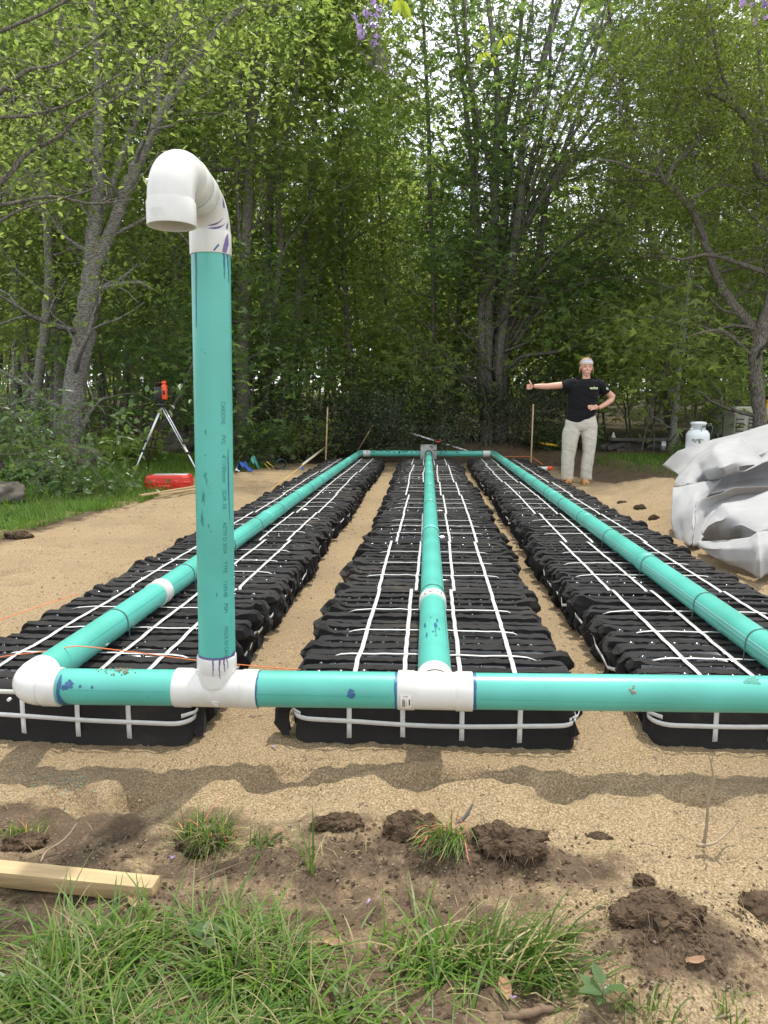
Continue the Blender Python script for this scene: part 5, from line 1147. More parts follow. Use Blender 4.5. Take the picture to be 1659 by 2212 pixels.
# small upright corner behind
cm.grid(sheet([[cp(455, 468, 9.6), cp(520, 478, 9.6), cp(595, 492, 9.6)], [cp(440, 560, 9.3), cp(520, 570, 9.2), cp(600, 560, 9.2)]], 6, .006, 2))
# main hood: crest F-H-I-J-K-L, hanging flap with the slit
cm.grid(sheet([[cp(305, 965, 6.9), cp(345, 880, 6.95), cp(430, 770, 7.0), cp(540, 640, 7.1), cp(640, 570, 7.1), cp(830, 455, 7.2), cp(1060, 412, 7.2), cp(1180, 500, 7.3), cp(1290, 635, 7.2), cp(1400, 520, 7.0), cp(1900, 300, 7.0)],
               [cp(400, 965, 6.6), cp(420, 905, 6.65), cp(480, 830, 6.7), cp(590, 720, 6.8), cp(680, 660, 6.6), cp(760, 565, 6.6), cp(1000, 520, 6.7), cp(1130, 570, 6.8), cp(1270, 660, 6.8), cp(1400, 600, 6.7), cp(1900, 420, 6.7)],
               [cp(440, 955, 6.5), cp(470, 930, 6.5), cp(560, 880, 6.6), cp(640, 820, 6.6), cp(700, 780, 6.4), cp(870, 755, 6.15), cp(1000, 700, 6.3), cp(1130, 690, 6.4), cp(1250, 690, 6.5), cp(1400, 650, 6.4), cp(1900, 560, 6.4)],
               [cp(500, 945, 6.5), cp(540, 935, 6.5), cp(600, 925, 6.6), cp(680, 900, 6.6), cp(735, 888, 6.4), cp(880, 850, 6.3), cp(1010, 800, 6.3), cp(1110, 800, 6.3), cp(1220, 750, 6.35), cp(1400, 680, 6.3), cp(1900, 620, 6.3)]], 6, .010, 3))
# hollow under the flap
cm.grid(sheet([[cp(560, 920, 6.7), cp(735, 880, 6.7), cp(880, 840, 6.8), cp(1050, 790, 6.9), cp(1361, 690, 6.9), cp(1900, 600, 6.9)],
               [cp(520, 960, 6.5), cp(730, 930, 6.7), cp(900, 930, 6.9), cp(1050, 900, 7.0), cp(1361, 850, 7.0), cp(1900, 800, 7.0)],
               [cp(600, 1060, 6.3), cp(760, 1040, 6.3), cp(900, 1000, 6.3), cp(1010, 975, 6.3), cp(1361, 970, 6.3), cp(1900, 940, 6.3)]], 6, .010, 4))
# front panel from crest F-S-T down to the ground, with the ridge X
cm.grid(sheet([[cp(303, 968, 6.5), cp(400, 958, 6.45), cp(500, 945, 6.35), cp(620, 915, 6.4), cp(850, 882, 6.5)],
               [cp(300, 1100, 6.3), cp(390, 1100, 6.2), cp(480, 1090, 6.15), cp(560, 1080, 6.1), cp(720, 1050, 6.3)],
               [cp(286, 1320, 6.1), cp(380, 1320, 6.0), cp(470, 1300, 5.9), cp(545, 1280, 5.8), cp(560, 1180, 5.95)],
               [cp(300, 1450, 6.0), cp(400, 1480, 5.9), cp(470, 1490, 5.75), cp(530, 1480, 5.6), cp(548, 1250, 5.85)],
               [cp(330, 1545, 5.95), cp(420, 1585, 5.8), cp(470, 1610, 5.65), cp(510, 1625, 5.5), cp(530, 1500, 5.65)]], 6, .008, 5))
cm.grid(sheet([[cp(570, 1118, 5.95), cp(700, 1085, 5.95), cp(840, 1040, 5.95), cp(1010, 975, 5.95), cp(1361, 970, 6.0), cp(1900, 950, 6.0)],
               [cp(560, 1250, 5.85), cp(690, 1200, 6.0), cp(820, 1130, 6.05), cp(1010, 1060, 6.1), cp(1361, 1030, 6.1), cp(1900, 1000, 6.1)],
               [cp(545, 1420, 5.7), cp(640, 1380, 5.85), cp(760, 1250, 5.9), cp(1000, 1150, 6.0), cp(1361, 1070, 6.0), cp(1900, 1040, 6.0)],
               [cp(525, 1630, 5.5), cp(600, 1620, 5.6), cp(700, 1450, 5.8), cp(1000, 1300, 6.0), cp(1361, 1250, 6.0), cp(1900, 1200, 6.0)]], 6, .010, 6))
# lower bulge with its beak
cm.grid(sheet([[cp(625, 1470, 5.3), cp(680, 1375, 5.35), cp(745, 1270, 5.4), cp(790, 1205, 5.4), cp(860, 1165, 5.4), cp(1100, 1090, 5.45), cp(1361, 1005, 5.5), cp(1900, 900, 5.5)],
               [cp(640, 1500, 5.2), cp(700, 1400, 5.15), cp(790, 1340, 5.05), cp(900, 1300, 5.0), cp(1000, 1260, 5.0), cp(1150, 1230, 5.0), cp(1361, 1190, 5.0), cp(1900, 1150, 5.0)],
               [cp(630, 1540, 5.3), cp(720, 1500, 5.25), cp(820, 1450, 5.15), cp(930, 1420, 5.0), cp(1060, 1400, 4.9), cp(1245, 1472, 4.75), cp(1361, 1440, 4.75), cp(1900, 1400, 4.75)],
               [cp(620, 1565, 5.45), cp(720, 1562, 5.35), cp(830, 1558, 5.25), cp(940, 1553, 5.15), cp(1060, 1545, 5.05), cp(1200, 1530, 4.85), cp(1361, 1560, 4.75), cp(1900, 1500, 4.75)]], 6, .009, 7))
cm.grid(sheet([[cp(578, 1572, 5.15), cp(700, 1568, 5.1), cp(830, 1560, 5.0), cp(940, 1553, 4.95), cp(1170, 1530, 4.75), cp(1245, 1475, 4.7), cp(1361, 1450, 4.75), cp(1900, 1400, 4.75)],
               [cp(600, 1640, 5.1), cp(720, 1650, 4.95), cp(860, 1650, 4.85), cp(980, 1650, 4.75), cp(1180, 1640, 4.6), cp(1260, 1620, 4.55), cp(1361, 1610, 4.6), cp(1900, 1600, 4.6)],
               [cp(660, 1690, 5.05), cp(760, 1745, 4.95), cp(900, 1790, 4.8), cp(1020, 1800, 4.7), cp(1190, 1800, 4.55), cp(1265, 1800, 4.45), cp(1361, 1780, 4.55), cp(1900, 1780, 4.5)],
               [cp(705, 1725, 5.05), cp(830, 1785, 4.9), cp(960, 1835, 4.8), cp(1100, 1890, 4.7), cp(1210, 1945, 4.6), cp(1275, 1982, 4.48), cp(1361, 1935, 4.55), cp(1900, 1950, 4.4)]], 6, .008, 8))
cloth = cm.build('geotextile_heap', M['cloth'], None, label='crumpled heap of white geotextile fabric beside the right row', cat='fabric heap')
auto(cloth, 55); so = cloth.modifiers.new('thickness', 'SOLIDIFY'); so.thickness = .002; so.offset = -1
m = MB(); m.grid(np.array([[cp(1040, 745, 6.22), cp(1120, 730, 6.24), cp(1215, 722, 6.25)], [cp(1045, 770, 6.22), cp(1130, 755, 6.24), cp(1210, 735, 6.25)], [cp(1042, 795, 6.22), cp(1110, 785, 6.23), cp(1190, 745, 6.25)]])); m.build('torn_slit', M['greyboard'], cloth)

# ------------------------------------------------------------------ person with thumb up
PY = 10.6
def pp(x, y, dy=0.0): return aty(x, y, PY + dy)
K = PY / FPX
def remesh(mb, name, mt, voxel, parent, noise=0.0, nsc=14, smooth_it=2, keep=None, **k):
    o = mb.build(name, mt, parent, **k)
    md = o.modifiers.new('r', 'REMESH'); md.mode = 'VOXEL'; md.voxel_size = voxel; md.use_smooth_shade = True
    s = o.modifiers.new('s', 'SMOOTH'); s.iterations = smooth_it; s.factor = .5
    bpy.context.view_layer.update(); me = bpy.data.meshes.new_from_object(o.evaluated_get(bpy.context.evaluated_depsgraph_get()))
    o.modifiers.clear(); o.data = me
    if noise:
        V = np.empty(len(me.vertices) * 3, np.float32); me.vertices.foreach_get('co', V); V = V.reshape(-1, 3); N = np.empty_like(V).ravel(); me.vertices.foreach_get('normal', N); N = N.reshape(-1, 3)
        w = .5 - np.abs(fbm(V[:, 0] * nsc * .45 + V[:, 2] * 4, V[:, 2] * nsc + V[:, 0] * nsc * .35, 3)) * 2.2; V += N * (w * noise)[:, None]
        me.vertices.foreach_set('co', V.ravel().astype(np.float32)); me.update()
    for p in me.polygons: p.use_smooth = True
    return o
def ell(mb, c, r, n=14, m_=10, R=None):
    P = np.array([[(r[0] * math.sin(t) * math.cos(a), r[1] * math.sin(t) * math.sin(a), r[2] * math.cos(t)) for a in np.arange(n) * 2 * math.pi / n] for t in np.linspace(.03, math.pi - .03, m_)][::-1])
    if R is not None: P = P @ np.asarray(R).T
    mb.grid(P + np.asarray(c), True, True)
def loft(mb, rows, n=28, sq=2.3):
    """rows: (cx px, y px, half width px, depth m, dy)"""
    P = []
    for (x, y, w, d, dy) in rows:
        c = pp(x, y, dy); P.append([(c[0] + w * K * abs(math.cos(a)) ** (2 / sq) * np.sign(math.cos(a)), c[1] + d * abs(math.sin(a)) ** (2 / sq) * np.sign(math.sin(a)), c[2]) for a in np.arange(n) * 2 * math.pi / n])
    mb.grid(np.array(P)[::-1], True, True)
pr = pp(1253, 1042); pr[2] = gz(pr[0], pr[1])
person = empty('person', (0, 0, 0), label='smiling person in black T-shirt and pale jeans giving a thumbs-up', cat='person')
person.location = pr.tolist()
def shift(mb): mb.v = [np.concatenate(mb.v) - pr]; return mb
b = MB()
# torso, neck, head core
loft(b, [(1254, 925, 22, .085, 0), (1254, 905, 22, .09, 0), (1256, 880, 19, .08, 0), (1259, 850, 21, .09, 0), (1262, 832, 25, .09, 0), (1265, 824, 18, .07, 0)])
b.tube([pp(1265, 828), pp(1266, 820), pp(1266.5, 808)], [.062, .055, .052], 16)
H0_ = pp(1267, 795); hx, hy, hz = H0_; ih = len(b.v)
def hs(mb, i0=0):
    for i in range(i0, len(mb.v)): mb.v[i] = H0_ + (mb.v[i] - H0_) * 1.12
    return mb
ell(b, (hx, hy + .012, hz + .028), (.074, .092, .085), 20, 14); ell(b, (hx, hy - .012, hz - .035), (.056, .072, .066), 18, 12); ell(b, (hx, hy - .045, hz - .082), (.028, .026, .022), 12, 8)
for sg in (-1, 1): ell(b, (hx + sg * .032, hy - .055, hz - .022), (.026, .026, .022), 10, 8); ell(b, (hx + sg * .077, hy + .015, hz - .005), (.009, .02, .03), 8, 8)
ell(b, (hx, hy - .092, hz - .018), (.013, .016, .012), 10, 8); b.tube([(hx, hy - .075, hz + .02), (hx, hy - .092, hz - .014)], [.008, .011], 8)
for sg in (-1, 1): ell(b, (hx + sg * .028, hy - .068, hz + .026), (.024, .012, .009), 8, 6)
hs(b, ih)
# thumb-up arm (photo left)
b.tube([pp(1238, 826, 0), pp(1213, 832, -.03), pp(1184, 834.5, -.10), pp(1183, 834.8, -.10), pp(1168, 834.5, -.13), pp(1153, 834.2, -.15)], [.056, .048, .041, .041, .038, .026], 16)
hc = pp(1146, 835.5, -.16)
ell(b, hc, (.036, .024, .036), 14, 10)
for k, zz in enumerate((.026, .009, -.009, -.025)):   # curled fingers
    f = .92 if k in (0, 3) else 1.0; x0 = hc[0] - .018; z_ = hc[2] + zz - .004
    b.tube([(x0 + .02, hc[1] - .005, z_), (x0 - .018 * f, hc[1] - .012, z_), (x0 - .034 * f, hc[1] - .026, z_ - .001), (x0 - .026 * f, hc[1] - .043, z_ - .001), (x0 - .004, hc[1] - .043, z_)], [.010, .0102, .0098, .0092, .0082], 10)
b.tube([(hc[0] + .014, hc[1] - .012, hc[2] + .010), (hc[0] + .002, hc[1] - .022, hc[2] + .038), (hc[0] - .012, hc[1] - .022, hc[2] + .064), (hc[0] - .025, hc[1] - .018, hc[2] + .094)], [.0145, .013, .0115, .0085], 12)
# hand-on-hip arm (photo right)
b.tube([pp(1295, 827, 0), pp(1309, 845, .02), pp(1324, 858, .03), pp(1321, 864, .02), pp(1308, 873, -.03), pp(1293, 881.5, -.09)], [.056, .050, .042, .040, .036, .026], 16)
h2 = pp(1287, 880.5, -.12); ell(b, h2, (.040, .020, .030), 12, 10, rotm('Y', R_(-12)))
for k, (tx, tz_) in enumerate(((1270, 876.0), (1268.5, 879.5), (1270, 883.5), (1274.5, 886.8))):
    t_ = pp(tx, tz_, -.15); s_ = h2 + np.array([-.016, -.006, .020 - .013 * k]); md_ = (s_ + t_) / 2 + np.array([0, -.008, .005]); b.tube([s_ + [.02, 0, 0], s_, md_, t_], [.0105, .0102, .0095, .0075], 10)
b.tube([h2 + [.018, -.002, .018], h2 + [.006, .010, .032], h2 + [-.012, .022, .040]], [.012, .011, .009], 10)
# legs down inside the jeans
for pts in (((1240, 915), (1231, 974), (1226, 1030)), ((1266, 915), (1270, 980), (1264, 1032))):
    b.tube([pp(*q) for q in pts], [.085, .058, .042], 14)
remesh(shift(b), 'body', M['skin'], .0058, person)
s = MB()
loft(s, [(1253, 909, 22, .12, 0), (1254, 902, 29, .14, 0), (1255, 893, 31.5, .145, 0), (1257, 880, 31, .135, 0), (1259, 860, 31, .135, 0), (1260, 845, 32, .135, 0), (1262, 834, 33.5, .13, 0), (1265, 826, 29, .105, 0), (1266, 821.5, 19, .08, 0), (1266.5, 818.5, 11, .065, 0)], 36, 2.4)
for i_, V_ in enumerate(s.v):
    t_ = sst(1.25, .92, V_[:, 2]); V_[:, 2] += (V_[:, 0] - pp(1256, 900)[0]) * .20 * t_ - .03 * t_ * (1 - np.minimum(1, ((V_[:, 0] - pp(1252, 900)[0]) / .2) ** 2))
s.tube([pp(1244, 829, 0), pp(1232, 831, -.01), pp(1221, 833.5, -.03), pp(1214, 834.5, -.04)], [.085, .082, .076, .070], 20)
s.tube([pp(1222, 841, -.01), pp(1234, 845, 0)], [.045, .07], 14)
s.tube([pp(1286, 829, 0), pp(1298, 834, .01), pp(1307, 844, .02), pp(1311, 849.5, .02)], [.08, .082, .078, .072], 20)
remesh(shift(s), 't_shirt', M['shirt'], .0085, person, .010, 9, 3)
j = MB()
loft(j, [(1255, 884, 25, .10, 0), (1255, 900, 30, .125, 0), (1255, 912, 33, .135, 0), (1255.5, 922, 34, .13, 0), (1256, 930, 33, .11, 0)], 30)
loft(j, [(1238, 918, 17, .115, 0), (1234, 935, 18.5, .12, 0), (1231, 955, 16.5, .115, 0), (1229, 975, 14.5, .105, 0), (1227, 990, 14, .10, 0), (1226, 1010, 13, .095, 0), (1225.5, 1025, 12.5, .09, 0), (1225, 1036, 12.5, .09, 0)], 24)
loft(j, [(1271, 918, 18, .115, 0), (1272, 935, 17.5, .12, 0), (1272.5, 955, 14.5, .115, 0), (1272, 975, 12.5, .105, 0), (1270.5, 984, 12, .105, 0), (1269, 995, 12.5, .10, 0), (1267, 1010, 12, .095, 0), (1266, 1022, 12, .09, 0), (1266, 1031, 12.5, .09, 0), (1267, 1036, 12, .085, .01)], 24)
remesh(shift(j), 'jeans', M['jeans'], .0085, person, .0055, 11, 3)
for x, y in ((1262.5, 1037.5), (1225, 1037.5)):
    bt = MB(); c = pp(x, y, -.02); z0 = gz(c[0], c[1]) + .002
    ell(bt, (c[0], c[1] - .09, z0 + .034), (.048, .075, .036)); ell(bt, (c[0], c[1] + .02, z0 + .045), (.044, .10, .045)); bt.tube([(c[0], c[1] + .05, z0 + .04), (c[0], c[1] + .05, z0 + .12)], .045, 14); bt.box((c[0], c[1] - .03, z0 + .012), (.09, .25, .024), bev=.01)
    remesh(shift(bt), 'boot', M['boot'], .007, person)
h = MB(); rh = np.random.default_rng(4)
P = []
for t in np.linspace(.05, 1.75, 10):
    row = []
    for a in np.arange(24) * 2 * math.pi / 24:
        back = .5 + .5 * math.sin(a); tt = t * (.62 + .38 * back); row.append((hx + .088 * math.sin(tt) * math.cos(a) * (1 + .03 * math.sin(a * 9)), hy + .014 + .099 * math.sin(tt) * math.sin(a), hz + .030 + .100 * math.cos(tt)))
    P.append(row)
h.grid(np.array(P)[::-1], True)
ell(h, (hx + .01, hy + .11, hz + .03), (.05, .04, .05))
for k in range(60):
    a = rh.random() * 6.28; t = .7 * rh.random(); q = np.array([hx + .08 * math.sin(t) * math.cos(a), hy + .014 + .095 * math.sin(t) * math.sin(a), hz + .03 + .091 * math.cos(t)]); d = rh.normal(0, .012, 3); h.tube([q, q + d + [0, 0, .006], q + d * 1.8 + [0, 0, .004]], .0012, 3, False)
for sg in (-1, 1):
    for k in range(12):
        q = np.array([hx + sg * (.074 + .006 * rh.random()), hy - .01 + .03 * rh.random(), hz + .01]); h.tube([q, q + [sg * .006, -.004, -.03], q + [sg * (.004 + .006 * rh.random()), -.002, -.055 - .02 * rh.random()]], .0022, 4, False)
shift(hs(h)).build('hair', M['hair'], person)
hb = MB(); P = []; P2 = []
for a in np.arange(33) * 2 * math.pi / 32:
    fr = .5 - .5 * math.sin(a)
    def pt(zz, g): return (hx + (.0795 * math.cos(a)) * g, hy + .013 + .098 * math.sin(a) * g, hz + zz + .012 * fr)
    P.append([pt(.034, 1.0), pt(.048, 1.015), pt(.062, .99), pt(.075, .90)]); P2.append([pt(.075, .905), pt(.082, .84), pt(.088, .75)])
hb.grid(np.array(P)[::-1]); shift(hs(hb)).build('headband', M['band'], person); hb = MB(); hb.grid(np.array(P2)[::-1]); shift(hs(hb)).build('headband_edge', M['bandtie'], person)
fc = MB()
for sg in (-1, 1): ell(fc, (hx + sg * .027, hy - .0735, hz + .012), (.0095, .005, .0045), 10, 6)
shift(hs(fc)).build('eyes', M['eye'], person)
fc = MB()
for sg in (-1, 1): fc.tube([(hx + sg * .013, hy - .082, hz + .031), (hx + sg * .028, hy - .081, hz + .036), (hx + sg * .042, hy - .072, hz + .031)], .0028, 6)
shift(hs(fc)).build('eyebrows', M['hair'], person)
fc = MB(); fc.tube([(hx - .027, hy - .074, hz - .046), (hx - .014, hy - .083, hz - .055), (hx, hy - .086, hz - .058), (hx + .014, hy - .083, hz - .055), (hx + .027, hy - .074, hz - .046)], [.002, .0045, .005, .0045, .002], 8); shift(hs(fc)).build('lips', M['lip'], person)
fc = MB(); fc.tube([(hx - .019, hy - .081, hz - .0485), (hx, hy - .0885, hz - .0545), (hx + .019, hy - .081, hz - .0485)], [.002, .0042, .002], 8); shift(hs(fc)).build('teeth', M['teeth'], person)
lg = MB(); lp = np.random.default_rng(8)
def chest(x, y):
    p = pp(x, y); dx = (x - 1261) / 33.0; p[1] = PY - .138 * max(0.05, 1 - abs(dx) ** 2.4) ** (1 / 2.4) - .006; return p
for k in range(9):      # pale two-tone chest print, too small to read, a spike in its middle
    x = 1270.3 + k * 2.05; h_ = 4.2 + 1.2 * lp.random() + (2.0 if k == 4 else 0); c = chest(x, 839.5 - (1 if k == 4 else 0)); lg.box(c, (.0085, .006, h_ * K * .9), rotm('Y', R_(float(lp.normal(0, 12)))))
    if k % 2: lg.box(chest(x + .9, 838 + 2.4 * lp.random()), (.012, .006, .007))
shift(lg).build('chest_print', M['print'], person)
lg = MB(); c = pp(1311.5, 839.5, -.055); 
for dx, dz in ((-.008, .010), (.006, .004), (-.004, -.008), (.010, -.012)): lg.box(c + [dx, 0, dz], (.016, .012, .013), rotm('Y', R_(20)))
shift(lg).build('sleeve_print', M['print'], person)

# ------------------------------------------------------------------ grass
def blades(X, Y_, Z, H, W, r, lean=.6, nseg=3, bend=1.0, dirx=None):
    n = len(X); az = r.random(n) * 6.283 if dirx is None else dirx + r.normal(0, .6, n); ln = np.abs(r.normal(lean, lean * (.28 if lean > 1.8 else .5), n)); d = np.stack([np.cos(az), np.sin(az)], -1); side = np.stack([-d[:, 1], d[:, 0]], -1) * (r.random(n)[:, None] * .5 + .75)
    rows = []
    for k in range(nseg + 1):
        t = k / nseg; ang = ln * (.35 + 1.1 * bend * t); hx_ = H * t * np.sin(np.minimum(ang, 1.65)); hz_ = H * t * np.cos(np.minimum(ang, 1.65)); w = W * (1 - t ** 1.6) * .5 + .0002
        c = np.stack([X + d[:, 0] * hx_, Y_ + d[:, 1] * hx_, Z + hz_], -1)
        if k == nseg: rows.append(c[:, None])
        else: s_ = np.concatenate([side * w[:, None], np.zeros((n, 1))], 1); rows.append(np.stack([c - s_, c + s_], 1))
    V = np.concatenate(rows, 1); m_ = V.shape[1]; base = (np.arange(n) * m_)[:, None]
    quads = np.concatenate([base + np.array([[2 * k, 2 * k + 1, 2 * k + 3, 2 * k + 2]]) for k in range(nseg - 1)]); tri = base + np.array([[2 * nseg - 2, 2 * nseg - 1, 2 * nseg]])
    return V.reshape(-1, 3), [quads, tri]
def patch(name, label, n, fn, H, W, seed, mt, lean=.6, nseg=3, bend=1.0, dirx=None, cat='grass', kind='stuff'):
    r = np.random.default_rng(seed); X, Y_ = fn(r, n); Z = ground_h(X, Y_) - .004; V, F = blades(X, Y_, Z, H * (.55 + .7 * r.random(len(X))), W * (.7 + .6 * r.random(len(X))), r, lean, nseg, bend, dirx)
    return link(name, mesh_np(name, V, F, mt, True), None, kind=kind, label=label, cat=cat)
def lawnpts(r, n):
    y = 4.8 + 8.6 * r.random(n * 3) ** .9; x = lawn_edge(y) - 4.0 * r.random(n * 3) ** 1.3 + .05; k = r.random(n * 3) < .55 + .9 * vnoise(x * 2, y * 2); return x[k][:n], y[k][:n]
patch('grass', 'green grass on the left bank', 30000, lawnpts, .13, .006, 11, M['grass'], .45)
def lawn2(r, n):
    y = 9.6 + 3.8 * r.random(n); x = 2.9 + .35 * np.sin(y * .9) + .25 + 2.6 * r.random(n) ** 1.2; return x, y
patch('grass', 'green grass patch behind the sand heap', 5000, lawn2, .09, .007, 12, M['grass'], .5)
def fore(r, n):
    x = -1.15 + 1.55 * r.random(n * 8); y = .96 + .66 * r.random(n * 8); lim = 1.45 - .12 * sst(-.42, -.56, x) - .05 * np.abs(x + .35) - .33 * sst(-.05, .27, x) - 2 * sst(.27, .34, x) + .06 * fbm(x * 5, x * 0 + 2, 3)
    dens = sst(0, .10, lim - y) * np.clip(.28 + 2.4 * vnoise(x * 6 + 3, y * 8), .01, 1) * (1 - .85 * blob(x, y, -.68, 1.22, .10, .05)) * (1 - .7 * blob(x, y, -.35, 1.15, .16, .04)); k = r.random(n * 8) < dens; return x[k][:n], y[k][:n]
patch('grass', 'long tangled green grass along the lower picture edge', 3300, fore, .155, .0052, 13, M['grass'], 2.5, 6, .28)
patch('grass', 'paler flattened blades pressed into the front grass', 1100, fore, .17, .0046, 17, M['grass_pale'], 2.8, 5, .2)
patch('grass', 'short upright grass among the long tangled blades', 900, fore, .06, .003, 14, M['grass'], 1.0, 3)
patch('dry_grass', 'dry straw lying in the front grass', 1100, fore, .13, .0022, 15, M['grass_dry'], 1.35, 4, .6)
def bits(r, n): x = -1.2 + 2.4 * r.random(n); y = 1.0 + .8 * r.random(n) ** 1.5; return x, y
patch('dry_grass', 'sparse straw and root fibres on the dug soil', 420, bits, .05, .0016, 16, M['grass_dry'], 1.25, 3, .8)
def tuft(name, label, c, n, H, seed, paint=.12, spread=.035, lean=.7, dirx=None, W=.003, z=None):
    r = np.random.default_rng(seed); root = empty(name, (c[0], c[1], 0), label=label, cat='grass tuft'); X = r.normal(0, spread, n); Y_ = r.normal(0, spread * .7, n); Z = np.full(n, gz(c[0], c[1]) - .003) if z is None else np.full(n, z)
    k = int(n * paint)
    for sl, mt, nm in ((slice(k, n), M['grass'], 'blades'), (slice(0, k), M['grass_paint'], 'painted_blades'), (slice(0, n // 4), M['grass_dry'], 'dry_blades')):
        q = len(X[sl]); 
        if not q: continue
        j_ = r.normal(0, .006, q); V, F = blades(X[sl] + j_, Y_[sl] - j_, Z[sl], H * (.5 + .6 * r.random(q)), np.full(q, W), r, lean, 5, 1.0, dirx); link(nm, mesh_np(nm, V, F, mt), root, kind='stuff')
    return root
g0 = atz(447, 1795, .02); tuft('grass_tuft', 'drooping grass tuft with orange marked blades in front of the riser tee', g0, 170, .12, 21, .04, .032, .75, W=.0026)
g0 = atz(970, 1850, .02); tuft('grass_tuft', 'fallen grass tuft with orange marked blades between two soil clods', g0, 100, .10, 22, .16, .02, 1.3, math.pi * 1.25, .0026, gz(g0[0], g0[1]) + .03)
g0 = atz(565, 1830, .01); tuft('grass_tuft', 'small thin tuft right of the drooping one', g0, 34, .06, 23, .0, .02, .8)
g0 = atz(60, 1785, .01); tuft('grass_tuft', 'short dark tuft on the soil at the left picture edge', g0, 60, .05, 24, .06, .025, .6)
g0 = atz(160, 2150, .0); tuft('grass_tuft', 'dense upright green tuft left of centre in the front grass', g0, 120, .12, 25, 0, .035, .6, W=.004)
g0 = atz(935, 2090, .0); tuft('grass_tuft', 'arching tuft in front of the two soil clods', g0, 150, .14, 26, 0, .05, 1.2, W=.0042)
g0 = atz(1130, 2100, .0); tuft('grass_tuft', 'flat tuft of long blades reaching right over the sand', g0, 240, .15, 27, 0, .05, 1.25, R_(5), W=.0042)
g0 = atz(1380, 2215, .0); tuft('grass_tuft', 'small tuft at the lower right picture edge', g0, 40, .07, 28, 0, .03, .6)
g0 = atz(1585, 2218, .0); tuft('grass_tuft', 'sparse tuft in the lower right picture corner', g0, 36, .06, 29, 0, .04, .7)
g0 = atz(1310, 1845, .0); tuft('grass_tuft', 'single dark blade leaning on the open sand', g0, 2, .055, 30, 0, .003, .5, 0)
g0 = atz(672, 1900, .0); tuft('grass_tuft', 'long single blades rising left of the big soil clod', g0, 7, .16, 31, 0, .008, .45, math.pi * .85, .0045)
def weed(name, label, c, n, size, seed, mt='leaf_soft'):
    r = np.random.default_rng(seed); root = empty(name, (c[0], c[1], gz(c[0], c[1])), label=label, cat='weed'); m = MB(); m.tube([(0, 0, -.01), (0, 0, size * .9)], .0018, 5); m.build('stem', M['vinestem'], root)
    for i in range(n):
        a = i * 2.4 + r.random(); T, F = LEAF['oval']; T = T * size * (.7 + .5 * r.random()); el = .2 + .5 * r.random(); Rm = rotm('Z', a) @ rotm('X', el); V = T @ Rm.T + [0, 0, size * (.3 + .6 * i / n)]
        mm = MB(); mm.add(V, F); mm.build('leaf', M[mt], root, False)
weed('broad_weed', 'broad-leaved seedling in the middle of the front grass', atz(445, 2075), 6, .05, 1); weed('broad_weed', 'small round-leaved seedling near the lower left edge', atz(228, 2175), 5, .035, 2, 'leaf_light')
weed('broad_weed', 'light seedling below the end of the wooden plank', atz(318, 2020), 6, .035, 3, 'leaf_light'); weed('broad_weed', 'round-leaved seedling in the lower left corner', atz(20, 2190), 5, .04, 4); weed('broad_weed', 'pale star-shaped weed in the lower right part', atz(1300, 2205), 6, .05, 5)

# ------------------------------------------------------------------ plank, clods, twigs, pebbles
a = atz(-60, 1898, .022); bq = atz(338, 1929, .022); L = np.linalg.norm(bq - a); m = MB(); m.box((0, 0, 0), (L, .042, .036), bev=.0015)
o = m.build('wooden_plank', M['wood'], None, label='rough pale wooden stake lying flat at the left in front', cat='wooden stake'); auto(o, 30); c = (a + bq) / 2; o.location = (c[0], c[1], max(gz(a[0], a[1]), gz(bq[0], bq[1])) + .021); o.rotation_euler = (R_(3), R_(1.5), math.atan2(bq[1] - a[1], bq[0] - a[0]))
def clod(label, c, s, seed, nroot=40):
    import bmesh
    r = np.random.default_rng(seed); z = gz(c[0], c[1]); root = empty('soil_clod', (c[0], c[1], z), label=label, cat='soil clod')
    b = bmesh.new(); bmesh.ops.create_icosphere(b, subdivisions=6 if s[0] > .045 else 5, radius=1); V = np.array([v.co for v in b.verts]); o = r.random(3) * 40
    from mathutils import noise as mn
    S_ = np.array(s) * 1.1; B_ = V * (1 + .45 * fbm(V[:, 0] * 1.7 + o[0], V[:, 1] * 1.7 + V[:, 2] + o[1], 3))[:, None] * S_; L0 = s[0]; out = []
    for q in B_:
        w_ = Vector((q / L0 * 2.3 + o).tolist()); w2 = Vector((q / L0 * 7 + o).tolist()); w3 = Vector((q / L0 * 20 + o).tolist())
        out.append(q + np.array(mn.turbulence_vector(w_, 2, False)) * L0 * .10 + np.array(mn.noise_vector(w2)) * L0 * .075 + np.array(mn.noise_vector(w3)) * L0 * .04)
    V = np.array(out)
    for v, q in zip(b.verts, V): v.co = q.tolist()
    me = bpy.data.meshes.new('soil_lump'); b.to_mesh(me); b.free(); me.materials.append(M['soil']); o_ = link('soil_lump', me, root); o_.location = (0, 0, s[2] * .35)
    m = MB()
    for i in range(nroot):
        k = V[int(r.integers(len(V)))] * .95 + [0, 0, s[2] * .35]
        if k[2] < 0: continue
        n_ = k / np.linalg.norm(k); pts = [k]; dd = n_ * 1.0
        for q in range(5): dd = dd + r.normal(0, .6, 3) + [0, 0, -.45]; dd /= np.linalg.norm(dd); pts.append(pts[-1] + dd * s[0] * (.10 + .08 * r.random()))
        m.tube(pts, np.linspace(.0009, .0003, 6), 3, False)
    m.build('root', M['root'], root, kind='stuff')
    for i in range(70):      # crumbs
        pass
    return root
clod('tall dark soil clod at the foot of the shadow band', atz(885, 1835, .0) + [0, .02, 0], (.062, .052, .040), 1); clod('rooty dark soil clod right of the orange-marked tuft', atz(1105, 1880, .0) + [0, .02, 0], (.075, .055, .028), 2, 90)
